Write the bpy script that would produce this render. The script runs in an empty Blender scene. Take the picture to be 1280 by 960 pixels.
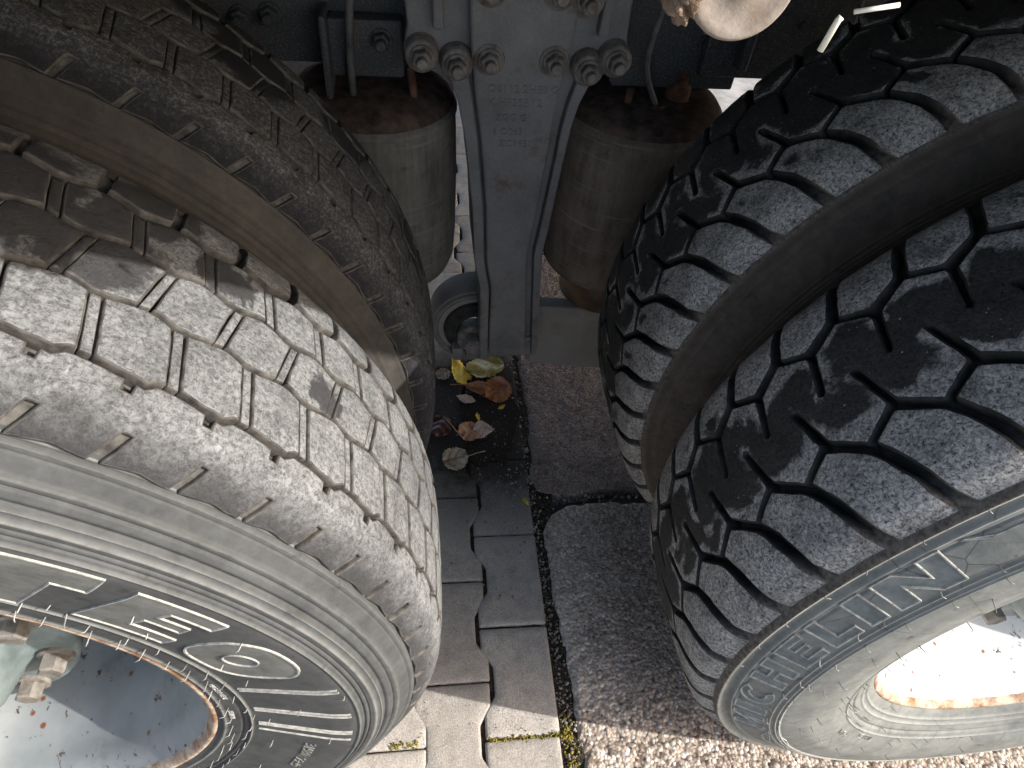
import bpy, bmesh, math, random
import numpy as np
from mathutils import Vector, Matrix
from mathutils.geometry import delaunay_2d_cdt

S = bpy.context.scene
C = S.collection
rnd = random.Random(7)
R = math.radians

# ------------------------------------------------------------------ camera
cam = bpy.data.objects.new('camera', bpy.data.cameras.new('camera'))
C.objects.link(cam)
TH, YAW, ROLL = R(47.383), R(11.4644), R(7.0295)
fwd = Vector((math.sin(YAW) * math.cos(TH), math.cos(YAW) * math.cos(TH), -math.sin(TH)))
rgt = Vector((math.cos(YAW), -math.sin(YAW), 0))
up = rgt.cross(fwd)
r2 = rgt * math.cos(ROLL) + up * math.sin(ROLL)
u2 = -rgt * math.sin(ROLL) + up * math.cos(ROLL)
cam.matrix_world = Matrix(((r2.x, u2.x, -fwd.x, -0.1473), (r2.y, u2.y, -fwd.y, -0.2204), (r2.z, u2.z, -fwd.z, 1.1851), (0, 0, 0, 1)))
cam.data.sensor_width = 36
cam.data.lens = 36 * 844.67 / 1280
cam.data.clip_start = 0.01
cam.data.clip_end = 500
S.camera = cam

# ------------------------------------------------------------------ light
SUN = Vector((1.55, -0.67, 1.0)).normalized()
w = bpy.data.worlds.new("World")
S.world = w
w.use_nodes = True
nt = w.node_tree
sky = nt.nodes.new('ShaderNodeTexSky')
sky.sky_type = 'NISHITA'
sky.sun_disc = False
sky.sun_elevation = math.asin(SUN.z)
sky.sun_rotation = math.atan2(SUN.x, SUN.y)
sky.dust_density = 3.5
sky.ozone_density = 0.4
bg = nt.nodes['Background']
bg.inputs[1].default_value = 0.15
nt.links.new(sky.outputs[0], bg.inputs[0])
sl = bpy.data.lights.new('sun', 'SUN')
sl.energy = 3.6
sl.angle = R(0.53)
sl.color = (1.0, 0.965, 0.91)
so = bpy.data.objects.new('sun', sl)
C.objects.link(so)
so.rotation_euler = SUN.to_track_quat('Z', 'Y').to_euler()
so.location = (4, -3, 5)
S.view_settings.view_transform = 'Standard'
S.view_settings.look = 'None'
S.view_settings.gamma = 1
S.view_settings.exposure = 0.95

# ------------------------------------------------------------------ material helpers
class MN:
    def __init__(self, name, rough=0.8, spec=0.3):
        self.m = bpy.data.materials.new(name)
        self.m.use_nodes = True
        self.t = self.m.node_tree
        self.b = self.t.nodes['Principled BSDF']
        self.b.inputs['Roughness'].default_value = rough
        self.b.inputs['Specular IOR Level'].default_value = spec
        g = self.t.nodes.new('ShaderNodeNewGeometry')
        self.pos = g.outputs['Position']

    def n(self, kind, **kw):
        nd = self.t.nodes.new('ShaderNode' + kind)
        for k, v in kw.items():
            setattr(nd, k, v)
        return nd

    def link(self, a, b):
        self.t.links.new(a, b)

    def put(self, sock, v):
        if isinstance(v, bpy.types.NodeSocket):
            self.link(v, sock)
        else:
            sock.default_value = v

    def scale(self, v, vec=None):
        nd = self.n('VectorMath', operation='MULTIPLY')
        self.link(vec or self.pos, nd.inputs[0])
        nd.inputs[1].default_value = v
        return nd.outputs[0]

    def noise(self, scale, detail=4, rough=0.6, vec=None, dist=0.0):
        nd = self.n('TexNoise')
        nd.inputs['Scale'].default_value = scale
        nd.inputs['Detail'].default_value = detail
        nd.inputs['Roughness'].default_value = rough
        nd.inputs['Distortion'].default_value = dist
        self.link(vec or self.pos, nd.inputs['Vector'])
        return nd.outputs['Fac']

    def vor(self, scale, feature='F1', out='Distance', vec=None, rand=1.0):
        nd = self.n('TexVoronoi', feature=feature)
        nd.inputs['Scale'].default_value = scale
        nd.inputs['Randomness'].default_value = rand
        self.link(vec or self.pos, nd.inputs['Vector'])
        return nd.outputs[out]

    def ramp(self, f, a, b, lo=0.0, hi=1.0):
        nd = self.n('MapRange')
        nd.clamp = True
        self.put(nd.inputs[0], f)
        nd.inputs[1].default_value = a
        nd.inputs[2].default_value = b
        nd.inputs[3].default_value = lo
        nd.inputs[4].default_value = hi
        return nd.outputs[0]

    def math(self, op, a, b=0.0, c=None):
        nd = self.n('Math', operation=op)
        self.put(nd.inputs[0], a)
        self.put(nd.inputs[1], b)
        if c is not None:
            self.put(nd.inputs[2], c)
        return nd.outputs[0]

    def mix(self, f, a, b):
        nd = self.n('Mix', data_type='RGBA')
        self.put(nd.inputs[0], f)
        for s, v in ((nd.inputs[6], a), (nd.inputs[7], b)):
            if isinstance(v, bpy.types.NodeSocket):
                self.link(v, s)
            else:
                s.default_value = (*v, 1) if len(v) == 3 else v
        return nd.outputs[2]

    def attr(self, name, out='Fac'):
        nd = self.n('Attribute', attribute_name=name)
        return nd.outputs[out]

    def rand(self):
        return self.n('ObjectInfo').outputs['Random']

    def sep(self, vec=None):
        nd = self.n('SeparateXYZ')
        self.link(vec or self.pos, nd.inputs[0])
        return nd.outputs

    def colour(self, v):
        self.put(self.b.inputs['Base Color'], v if isinstance(v, bpy.types.NodeSocket) else (*v, 1))

    def rough(self, v):
        self.put(self.b.inputs['Roughness'], v)

    def bump(self, h, strength=0.5, dist=0.002, prev=None):
        nd = self.n('Bump')
        nd.inputs['Strength'].default_value = strength
        nd.inputs['Distance'].default_value = dist
        self.link(h, nd.inputs['Height'])
        if prev:
            self.link(prev, nd.inputs['Normal'])
        self.link(nd.outputs[0], self.b.inputs['Normal'])
        return nd.outputs[0]


MAT = {}
ZC, CXL, CXR, DUAL_L, DUAL_R = 0.4994, -0.6469, 0.6591, 0.318, 0.345      # wheel centre height, the two axles, spacing of the twin tyres

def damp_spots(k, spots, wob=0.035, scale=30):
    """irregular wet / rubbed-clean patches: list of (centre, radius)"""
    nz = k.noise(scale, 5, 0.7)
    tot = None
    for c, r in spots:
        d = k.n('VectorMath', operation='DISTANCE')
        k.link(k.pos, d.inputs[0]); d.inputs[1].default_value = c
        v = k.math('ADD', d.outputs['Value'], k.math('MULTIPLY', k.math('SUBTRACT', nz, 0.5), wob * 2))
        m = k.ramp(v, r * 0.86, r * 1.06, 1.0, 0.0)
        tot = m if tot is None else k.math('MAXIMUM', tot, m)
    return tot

def mat_tread_worn(name, dust, spots, lo=0.36, hi=0.60, base=(0.032, 0.032, 0.034), y0=0.0):
    k = MN(name, 0.85, 0.25)
    d = k.noise(290, 5, 0.75, dist=0.5)
    d2 = k.noise(900, 3, 0.6)
    scuff = k.noise(1, 4, 0.7, vec=k.scale((90, 420, 90)))       # drawn out along the rolling direction
    f1 = k.math('ADD', k.math('MULTIPLY', k.ramp(d, lo, hi), 0.62), k.math('MULTIPLY', k.ramp(d2, 0.35, 0.65), 0.23))
    f1 = k.math('ADD', f1, k.math('MULTIPLY', k.ramp(scuff, 0.4, 0.65), 0.15))
    big = k.noise(11, 5, 0.7)
    f2 = k.ramp(big, 0.30, 0.54, 0.58, 1.0)
    mid = k.ramp(k.noise(48, 4, 0.7), 0.35, 0.55, 0.62, 1.0)
    f = k.math('MULTIPLY', k.math('MULTIPLY', f1, f2), mid)
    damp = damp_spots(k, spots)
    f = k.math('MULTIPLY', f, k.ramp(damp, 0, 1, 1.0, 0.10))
    # the dust stops in a ragged line towards the foot of the shoulder
    y = k.math('ADD', k.math('SUBTRACT', k.sep()[1], y0), k.math('MULTIPLY', k.math('SUBTRACT', k.noise(60, 4, 0.7), 0.5), 0.024))
    f = k.math('MULTIPLY', f, k.ramp(y, 0.022, 0.044, 0.12, 1.0))
    rim = k.ramp(k.attr('edge_dist'), 0.0, 0.0035, 1.0, 0.0)
    c = k.mix(f, base, dust)
    k.colour(c)
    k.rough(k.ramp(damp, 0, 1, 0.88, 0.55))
    k.bump(d, 0.75, 0.0018, k.bump(big, 0.2, 0.004))
    return k.m

def mat_tread_dark(name, y0, edge_a, edge_b, band):
    """block tread: grey dust with large black damp patches; band = how the patches lie across the tread"""
    k = MN(name, 0.7, 0.35)
    d = k.noise(330, 5, 0.74, dist=0.7)
    y = k.math('SUBTRACT', k.sep()[1], y0)
    big = k.noise(15, 4, 0.62, dist=0.5)
    if band == 'centre':
        w_ = k.ramp(k.math('ABSOLUTE', k.math('SUBTRACT', y, 0.145)), edge_a, edge_b, 1.0, 0.0)
    else:
        w_ = k.ramp(y, edge_a, edge_b)
    e = k.ramp(k.attr('edge_dist'), 0.0, 0.012)
    v = k.math('ADD', k.math('ADD', big, k.math('MULTIPLY', w_, 0.36)), k.math('MULTIPLY', e, 0.13))
    clean = k.ramp(v, 0.80, 0.875)
    dust = k.math('MULTIPLY', k.ramp(d, 0.34, 0.62), k.ramp(clean, 0, 1, 1.0, 0.10))
    dust = k.math('MULTIPLY', dust, k.ramp(k.noise(34, 5, 0.7), 0.30, 0.56, 0.42, 1.0))
    spark = k.ramp(k.vor(150), 0.0, 0.15, 1.0, 0.0)
    spark = k.math('MULTIPLY', spark, k.ramp(k.noise(70, 1), 0.56, 0.60))
    c = k.mix(dust, (0.013, 0.013, 0.013), (0.56, 0.54, 0.51))
    c = k.mix(spark, c, (0.75, 0.75, 0.73))
    k.colour(c)
    k.rough(k.ramp(clean, 0, 1, 0.85, 0.45))
    k.bump(d, 0.7, 0.0018, k.bump(k.noise(60, 3, 0.6), 0.25, 0.003))
    return k.m

def mat_plain(name, a, b, scale=60, rough=0.85, spec=0.25, bump=0.3, lo=0.35, hi=0.65, dist=0.001):
    k = MN(name, rough, spec)
    d = k.noise(scale, 6, 0.65)
    k.colour(k.mix(k.ramp(d, lo, hi), a, b))
    if bump:
        k.bump(k.noise(scale * 4, 4, 0.7), bump, dist)
    return k.m

def mat_sidewall(name, dark, dust, pale=(0.42, 0.41, 0.37), cracked=False):
    k = MN(name, 0.72, 0.3)
    big = k.noise(22, 5, 0.65)
    fine = k.noise(260, 4, 0.7)
    mid = k.noise(75, 5, 0.7, dist=0.5)
    f = k.math('ADD', k.math('MULTIPLY', k.ramp(big, 0.30, 0.70), 0.55), k.math('MULTIPLY', k.ramp(mid, 0.35, 0.7), 0.45))
    f = k.math('MULTIPLY', f, k.ramp(fine, 0.25, 0.6, 0.75, 1.0))
    c = k.mix(f, dark, dust)
    c = k.mix(k.math('MULTIPLY', k.attr('scuff'), k.ramp(k.noise(70, 4, 0.7), 0.3, 0.55, 0.35, 0.9)), c, pale)
    if cracked:
        cr = k.ramp(k.vor(13, 'DISTANCE_TO_EDGE', vec=k.scale((1, .2, 1))), 0.0, 0.010, 1.0, 0.0)
        cr = k.math('MULTIPLY', cr, k.ramp(k.noise(10, 3, 0.6), 0.50, 0.56))
        c = k.mix(k.math('MULTIPLY', cr, 0.75), c, (0.04, 0.04, 0.038))
    st = k.ramp(k.noise(55, 2, 0.5), 0.70, 0.73)
    c = k.mix(k.math('MULTIPLY', st, 0.5), c, (0.03, 0.03, 0.03))
    k.colour(c)
    k.bump(fine, 0.25, 0.0008)
    return k.m

def mat_painted_rim(name, base, light):
    k = MN(name, 0.42, 0.4)
    big = k.noise(7, 4, 0.6)
    c = k.mix(k.ramp(big, 0.35, 0.65), base, light)
    v = k.vor(38)
    chips = k.math('MULTIPLY', k.ramp(v, 0.10, 0.17, 1.0, 0.0), k.ramp(k.noise(24, 3), 0.42, 0.48))
    v2 = k.noise(75, 5, 0.7)
    chips2 = k.math('MAXIMUM', k.ramp(v2, 0.635, 0.66), k.math('MULTIPLY', k.ramp(k.noise(1, 5, 0.7, vec=k.scale((70, 25, 160))), 0.63, 0.67), k.ramp(k.noise(9, 2), 0.48, 0.56)))
    c = k.mix(chips2, c, (0.06, 0.035, 0.025))
    c = k.mix(chips, c, (0.16, 0.06, 0.025))
    grime = k.ramp(k.noise(11, 6, 0.7), 0.58, 0.72)
    c = k.mix(k.math('MULTIPLY', grime, 0.5), c, (0.12, 0.10, 0.085))
    k.colour(c)
    k.bump(v2, 0.12, 0.001)
    return k.m

def mat_rust_lip():
    k = MN('rusty_rim_lip', 0.8, 0.3)
    a = k.noise(45, 5, 0.7)
    c = k.mix(k.ramp(a, 0.36, 0.60), (0.22, 0.105, 0.05), (0.50, 0.42, 0.33))
    k.colour(c)
    k.bump(k.noise(220, 4), 0.4, 0.001)
    return k.m

def mat_cast(name, a, b, rust=0.25):
    k = MN(name, 0.6, 0.4)
    big = k.noise(9, 5, 0.65)
    fine = k.noise(330, 4, 0.7)
    c = k.mix(k.ramp(big, 0.3, 0.7), a, b)
    c = k.mix(k.math('MULTIPLY', k.ramp(fine, 0.50, 0.66), 0.35), c, (0.30, 0.28, 0.25))
    # dust splashed up from the road: heavier near the foot
    z = k.sep()[2]
    dirt = k.math('MULTIPLY', k.ramp(z, 0.20, 0.62, 1.0, 0.0), k.ramp(k.noise(30, 5, 0.7), 0.42, 0.6))
    c = k.mix(k.math('MULTIPLY', dirt, 0.55), c, (0.26, 0.24, 0.22))
    r = k.math('MULTIPLY', k.ramp(k.noise(17, 5, 0.7), 0.56, 0.70), rust)
    c = k.mix(r, c, (0.11, 0.055, 0.035))
    k.colour(c)
    k.bump(fine, 0.35, 0.0012, k.bump(k.noise(40, 3), 0.2, 0.003))
    return k.m

def mat_paver():
    k = MN('concrete_paver', 0.9, 0.2)
    fine = k.noise(420, 4, 0.75)
    mid = k.noise(38, 5, 0.7)
    c = k.mix(k.ramp(fine, 0.34, 0.66), (0.31, 0.287, 0.258), (0.62, 0.565, 0.505))
    c = k.mix(k.ramp(mid, 0.42, 0.70, 0.0, 0.45), c, (0.19, 0.165, 0.155))
    wht = k.ramp(k.vor(120), 0.03, 0.09, 1.0, 0.0)
    wht = k.math('MULTIPLY', wht, k.ramp(k.noise(45, 2), 0.55, 0.6))
    c = k.mix(wht, c, (0.62, 0.60, 0.57))
    tone = k.ramp(k.rand(), 0, 1, 0.80, 1.12)
    mul = k.n('VectorMath', operation='SCALE')
    k.link(c, mul.inputs[0]); k.link(tone, mul.inputs[3])
    c = mul.outputs[0]
    # damp patch round the puddle
    sub = k.n('VectorMath', operation='SUBTRACT'); k.link(k.pos, sub.inputs[0]); sub.inputs[1].default_value = (0.0, 0.75, 0)
    dd = k.n('VectorMath', operation='MULTIPLY'); k.link(sub.outputs[0], dd.inputs[0]); dd.inputs[1].default_value = (3.2, 3.3, 0)
    ln = k.n('VectorMath', operation='LENGTH'); k.link(dd.outputs[0], ln.inputs[0])
    wet = k.ramp(k.math('ADD', ln.outputs['Value'], k.math('MULTIPLY', mid, 0.5)), 0.80, 1.35, 1.0, 0.0)
    c = k.mix(k.math('MULTIPLY', wet, 0.93), c, k.mix(k.ramp(fine, 0.4, 0.62), (0.010, 0.008, 0.007), (0.040, 0.032, 0.029)))
    k.colour(c)
    k.rough(0.9)
    k.put(k.b.inputs['Specular IOR Level'], k.ramp(wet, 0, 1, 0.2, 0.08))
    k.bump(fine, 0.6, 0.0022, k.bump(mid, 0.25, 0.004))
    return k.m

def mat_slab():
    k = MN('aggregate_stone', 0.9, 0.25)
    cell = k.n('TexVoronoi'); cell.inputs['Scale'].default_value = 165
    k.link(k.pos, cell.inputs['Vector'])
    hs = k.n('SeparateColor'); k.link(cell.outputs['Color'], hs.inputs[0])
    c = k.mix(k.ramp(hs.outputs[0], 0.0, 1.0), (0.34, 0.26, 0.21), (0.66, 0.57, 0.47))
    c = k.mix(k.ramp(hs.outputs[1], 0.78, 0.86), c, (0.13, 0.10, 0.085))
    c = k.mix(k.ramp(hs.outputs[2], 0.88, 0.95), c, (0.76, 0.72, 0.66))
    c = k.mix(k.ramp(cell.outputs['Distance'], 0.50, 0.85), c, (0.16, 0.125, 0.10))
    mid = k.noise(16, 5, 0.7)
    y = k.sep()[1]
    x = k.sep()[0]
    # film of a second, mottled tone over the stone further in; none at the front
    film = k.math('MULTIPLY', k.math('MULTIPLY', k.ramp(y, 0.04, 0.13), k.ramp(y, 0.52, 0.55, 1.0, 1.22)), k.ramp(k.noise(24, 5, 0.72), 0.30, 0.55, 0.70, 1.0))
    fine = k.noise(230, 5, 0.75)
    patch = k.noise(15, 5, 0.7)
    grey = k.math('MULTIPLY', k.ramp(k.math('ADD', x, k.math('MULTIPLY', mid, 0.22)), 0.22, 0.34, 1.0, 0.0), k.ramp(y, 0.53, 0.54, 1.0, 0.0))
    grey = k.math('MULTIPLY', grey, k.ramp(patch, 0.36, 0.52, 0.25, 1.0))
    dark = k.mix(k.ramp(fine, 0.38, 0.64), (0.055, 0.042, 0.036), (0.46, 0.38, 0.335))
    pale = k.mix(k.ramp(fine, 0.34, 0.62), (0.27, 0.235, 0.20), (0.80, 0.72, 0.64))
    brown = k.mix(k.ramp(fine, 0.34, 0.66), (0.075, 0.050, 0.041), (0.37, 0.285, 0.245))
    brown = k.mix(k.ramp(k.noise(9, 4, 0.6), 0.5, 0.68, 0.0, 0.55), brown, (0.05, 0.033, 0.028))
    dark = k.mix(k.ramp(y, 0.52, 0.55), dark, brown)
    c = k.mix(k.math('MULTIPLY', film, k.ramp(y, 0.52, 0.55, 0.66, 0.80)), c, k.mix(grey, dark, pale))
    sp = k.math('MULTIPLY', k.ramp(k.vor(120), 0.0, 0.14, 1.0, 0.0), k.ramp(k.noise(80, 1), 0.54, 0.58))
    c = k.mix(k.math('MULTIPLY', sp, 0.8), c, (0.62, 0.58, 0.54))
    k.colour(c)
    k.bump(k.ramp(cell.outputs['Distance'], 0.1, 0.8, 1, 0), 0.5, 0.004, k.bump(fine, 0.6, 0.003))
    return k.m

def mat_leaf(name, a, b, vein, rough=0.55):
    k = MN(name, rough, 0.4)
    n = k.noise(70, 5, 0.7)
    c = k.mix(k.ramp(n, 0.35, 0.62), a, b)
    c = k.mix(k.ramp(k.noise(160, 3), 0.62, 0.68), c, (0.07, 0.035, 0.02))
    c = k.mix(k.attr('vein'), c, vein)
    k.colour(c)
    k.b.inputs['Subsurface Weight'].default_value = 0.0
    k.bump(n, 0.3, 0.002)
    return k.m

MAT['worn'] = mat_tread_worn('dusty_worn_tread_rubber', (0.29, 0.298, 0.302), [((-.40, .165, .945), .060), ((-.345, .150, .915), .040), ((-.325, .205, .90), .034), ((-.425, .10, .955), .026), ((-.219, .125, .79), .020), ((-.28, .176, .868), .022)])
MAT['worn_inner_shaded'] = mat_tread_worn('shade_darkened_worn_rubber', (0.25, 0.25, 0.255), [((-.30, .48, .885), .05), ((-.22, .52, .80), .045), ((-.36, .56, .93), .07), ((-.15, .50, .66), .05), ((-.14, .58, .56), .06)], 0.49, 0.68, (0.014, 0.014, 0.016), DUAL_L)  # darker copy of the worn tread; the deep shade is put into its colour
MAT['dark'] = mat_tread_dark('dark_tread_rubber', 0.0, 0.022, 0.085, 'centre')
MAT['dark_inner'] = mat_tread_dark('black_tread_rubber', DUAL_R, 0.03, 0.11, 'far')
MAT['groove'] = mat_plain('dusty_groove_rubber', (0.030, 0.029, 0.028), (0.115, 0.108, 0.098), 90)
def mat_groove_dark():
    k = MN('dark_groove_rubber', 0.85, 0.25)
    n = k.noise(60, 6, 0.65)
    c = k.mix(k.ramp(n, 0.35, 0.65), (0.013, 0.013, 0.013), (0.048, 0.045, 0.042))
    y = k.math('ADD', k.sep()[1], k.math('MULTIPLY', k.math('SUBTRACT', n, 0.5), 0.03))
    pack = k.math('ADD', k.ramp(y, 0.018, 0.042, 1.0, 0.0), k.math('MULTIPLY', k.ramp(y, DUAL_R - .01, DUAL_R), k.ramp(y, DUAL_R + .018, DUAL_R + .042, 1.0, 0.0)))
    c = k.mix(k.math('MULTIPLY', pack, 0.85), c, k.mix(k.ramp(k.noise(200, 4), 0.35, 0.65), (0.075, 0.064, 0.054), (0.20, 0.175, 0.15)))   # dried mud packed at the shoulder
    k.colour(c)
    k.bump(k.noise(240, 4, 0.7), 0.4, 0.001)
    return k.m
MAT['groove_dark'] = mat_groove_dark()
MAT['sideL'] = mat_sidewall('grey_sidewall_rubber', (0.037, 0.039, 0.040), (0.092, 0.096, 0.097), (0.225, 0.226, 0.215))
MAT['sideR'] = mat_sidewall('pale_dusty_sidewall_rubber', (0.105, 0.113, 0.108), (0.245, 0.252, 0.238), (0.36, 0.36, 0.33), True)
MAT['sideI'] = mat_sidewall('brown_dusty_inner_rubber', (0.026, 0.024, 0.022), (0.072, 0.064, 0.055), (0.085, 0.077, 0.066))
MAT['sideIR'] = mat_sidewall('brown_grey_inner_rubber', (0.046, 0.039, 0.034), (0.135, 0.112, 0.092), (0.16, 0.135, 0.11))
MAT['edge'] = mat_plain('pale_scuffed_rubber_edge', (0.22, 0.22, 0.205), (0.44, 0.43, 0.395), 160)
MAT['hair'] = mat_plain('rubber_moulding_hair', (0.12, 0.12, 0.11), (0.45, 0.44, 0.40), 40)
MAT['letterL'] = mat_plain('raised_letter_rubber', (0.105, 0.108, 0.102), (0.175, 0.177, 0.165), 40)
MAT['letterR'] = mat_plain('raised_letter_rubber_blue_grey', (0.10, 0.115, 0.118), (0.20, 0.22, 0.215), 40)
MAT['rimL'] = mat_painted_rim('chipped_blue_grey_paint', (0.20, 0.222, 0.23), (0.33, 0.345, 0.345))
MAT['rimR'] = mat_painted_rim('chipped_white_paint', (0.50, 0.53, 0.55), (0.70, 0.71, 0.70))
MAT['lip'] = mat_rust_lip()
MAT['hub'] = mat_plain('grey_green_hub_paint', (0.09, 0.115, 0.115), (0.20, 0.24, 0.24), 18, 0.5, 0.4, 0.15)
MAT['nut'] = mat_plain('rusty_steel_nut', (0.10, 0.085, 0.07), (0.26, 0.24, 0.215), 60, 0.6, 0.5, 0.3)
MAT['cast'] = mat_cast('blue_grey_cast_iron', (0.102, 0.107, 0.113), (0.205, 0.209, 0.215), 0.75)
MAT['castdark'] = mat_cast('dark_cast_iron', (0.10, 0.10, 0.10), (0.20, 0.195, 0.19), 0.5)
MAT['rail'] = mat_cast('dark_blue_chassis_paint', (0.028, 0.033, 0.040), (0.058, 0.065, 0.074), 0.25)
MAT['bolt'] = mat_plain('grey_rusty_bolt', (0.10, 0.085, 0.075), (0.24, 0.225, 0.21), 80, 0.6, 0.4, 0.3)
MAT['rust'] = mat_plain('brown_rust', (0.055, 0.030, 0.022), (0.17, 0.085, 0.055), 60, 0.85, 0.2, 0.5)
MAT['rustdark'] = mat_plain('dark_rust_plate', (0.034, 0.027, 0.024), (0.115, 0.082, 0.066), 45, 0.85, 0.2, 0.5)
def mat_bellows(name, a, b):
    k = MN(name, 0.8, 0.25)
    big = k.noise(13, 5, 0.65)
    run = k.noise(1, 5, 0.7, vec=k.scale((55, 55, 7)))
    ring = k.noise(1, 3, 0.6, vec=k.scale((6, 6, 160)))
    c = k.mix(k.ramp(k.math('ADD', k.math('MULTIPLY', big, 0.5), k.math('MULTIPLY', run, 0.5)), 0.36, 0.62), a, b)
    c = k.mix(k.math('MULTIPLY', k.ramp(k.noise(40, 5, 0.7), 0.56, 0.7), 0.5), c, (0.05, 0.04, 0.034))
    c = k.mix(k.math('MULTIPLY', k.ramp(ring, 0.60, 0.68), 0.4), c, (0.32, 0.30, 0.27))
    k.colour(c)
    k.bump(ring, 0.35, 0.002, k.bump(k.noise(180, 4), 0.2, 0.001))
    return k.m
MAT['bag'] = mat_bellows('dusty_bellows_rubber', (0.10, 0.096, 0.086), (0.23, 0.215, 0.19))
MAT['bag2'] = mat_bellows('brown_dusty_bellows_rubber', (0.10, 0.083, 0.068), (0.235, 0.195, 0.16))
MAT['piston'] = mat_plain('brown_piston_steel', (0.09, 0.062, 0.042), (0.21, 0.14, 0.09), 30, 0.6, 0.4, 0.2)
MAT['rubber'] = mat_plain('black_rubber', (0.02, 0.02, 0.021), (0.06, 0.058, 0.055), 40)
MAT['arm'] = mat_cast('grey_brown_arm_steel', (0.20, 0.185, 0.17), (0.34, 0.32, 0.295), 0.25)
MAT['paver'] = mat_paver()
MAT['slab'] = mat_slab()
MAT['soil'] = mat_plain('dark_joint_soil', (0.014, 0.011, 0.009), (0.085, 0.07, 0.055), 160, 0.95, 0.1, 0.8, dist=0.003)
MAT['grit'] = mat_plain('grit_grains', (0.06, 0.05, 0.045), (0.40, 0.36, 0.32), 60, 0.9, 0.2, 0)
MAT['moss'] = mat_plain('yellow_moss', (0.10, 0.085, 0.015), (0.33, 0.27, 0.06), 110, 0.95, 0.1, 0)
MAT['tube'] = mat_plain('dusty_tube_cap', (0.19, 0.15, 0.12), (0.32, 0.285, 0.25), 70, 0.8, 0.3, 0.3)
MAT['clod'] = mat_plain('dried_mud', (0.17, 0.115, 0.08), (0.34, 0.26, 0.19), 120, 0.95, 0.1, 0.9, dist=0.003)
MAT['strip'] = mat_plain('light_slit_pale', (0.75, 0.74, 0.62), (0.85, 0.84, 0.75), 30, 0.5, 0.5, 0)  # pale colour standing in for bright slits of light
MAT['cable'] = mat_plain('grey_cable', (0.05, 0.05, 0.052), (0.14, 0.14, 0.14), 30, 0.5, 0.4, 0)
MAT['board'] = mat_plain('dark_body_steel', (0.05, 0.05, 0.055), (0.09, 0.09, 0.095), 8, 0.7, 0.3, 0)
MAT['asphalt'] = mat_plain('pale_yard_ground', (0.20, 0.195, 0.19), (0.38, 0.37, 0.36), 9, 0.95, 0.1, 0.5)
kw_ = MN('dark_puddle_water', 0.16, 0.45)
kw_.colour((0.030, 0.025, 0.022))
kw_.bump(kw_.noise(30, 2), 0.05, 0.002)
MAT['water'] = kw_.m
MAT['leaf_yellow'] = mat_leaf('yellow_leaf', (0.66, 0.45, 0.03), (0.80, 0.62, 0.09), (0.62, 0.50, 0.16))
MAT['leaf_green'] = mat_leaf('wet_olive_leaf', (0.30, 0.24, 0.05), (0.48, 0.33, 0.09), (0.42, 0.34, 0.12), 0.18)
MAT['leaf_brown'] = mat_leaf('rust_brown_leaf', (0.30, 0.105, 0.04), (0.48, 0.20, 0.08), (0.38, 0.2, 0.12), 0.35)
MAT['leaf_red'] = mat_leaf('orange_brown_leaf', (0.42, 0.185, 0.09), (0.60, 0.32, 0.18), (0.45, 0.28, 0.18))
MAT['leaf_pink'] = mat_leaf('pale_pink_leaf', (0.60, 0.38, 0.27), (0.74, 0.54, 0.43), (0.62, 0.5, 0.4))
MAT['leaf_tan'] = mat_leaf('dry_tan_leaf', (0.36, 0.26, 0.165), (0.54, 0.42, 0.30), (0.2, 0.12, 0.07))
MAT['leaf_dark'] = mat_leaf('dark_soaked_leaf', (0.055, 0.022, 0.015), (0.12, 0.055, 0.04), (0.14, 0.07, 0.05), 0.3)

# ------------------------------------------------------------------ object helpers
def mesh_obj(name, verts, faces, mats, parent=None, smooth=True, fm=None, loc=None):
    me = bpy.data.meshes.new(name)
    me.from_pydata([tuple(v) for v in verts], [], [tuple(f) for f in faces])
    for m in (mats if isinstance(mats, (list, tuple)) else [mats]):
        me.materials.append(m)
    if fm is not None:
        me.polygons.foreach_set('material_index', fm)
    if smooth:
        me.polygons.foreach_set('use_smooth', [True] * len(me.polygons))
    me.update()
    o = bpy.data.objects.new(name, me)
    C.objects.link(o)
    if parent:
        o.parent = parent
    if loc:
        o.location = loc
    return o

def thing(name, label, cat, loc=(0, 0, 0), group=None):
    o = bpy.data.objects.new(name, None)
    o.empty_display_size = 0.05
    C.objects.link(o)
    o.location = loc
    tag(o, label, cat, group)
    return o

def tag(o, label, cat, group=None):
    o['label'] = label
    o['category'] = cat
    if group:
        o['group'] = group

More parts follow.
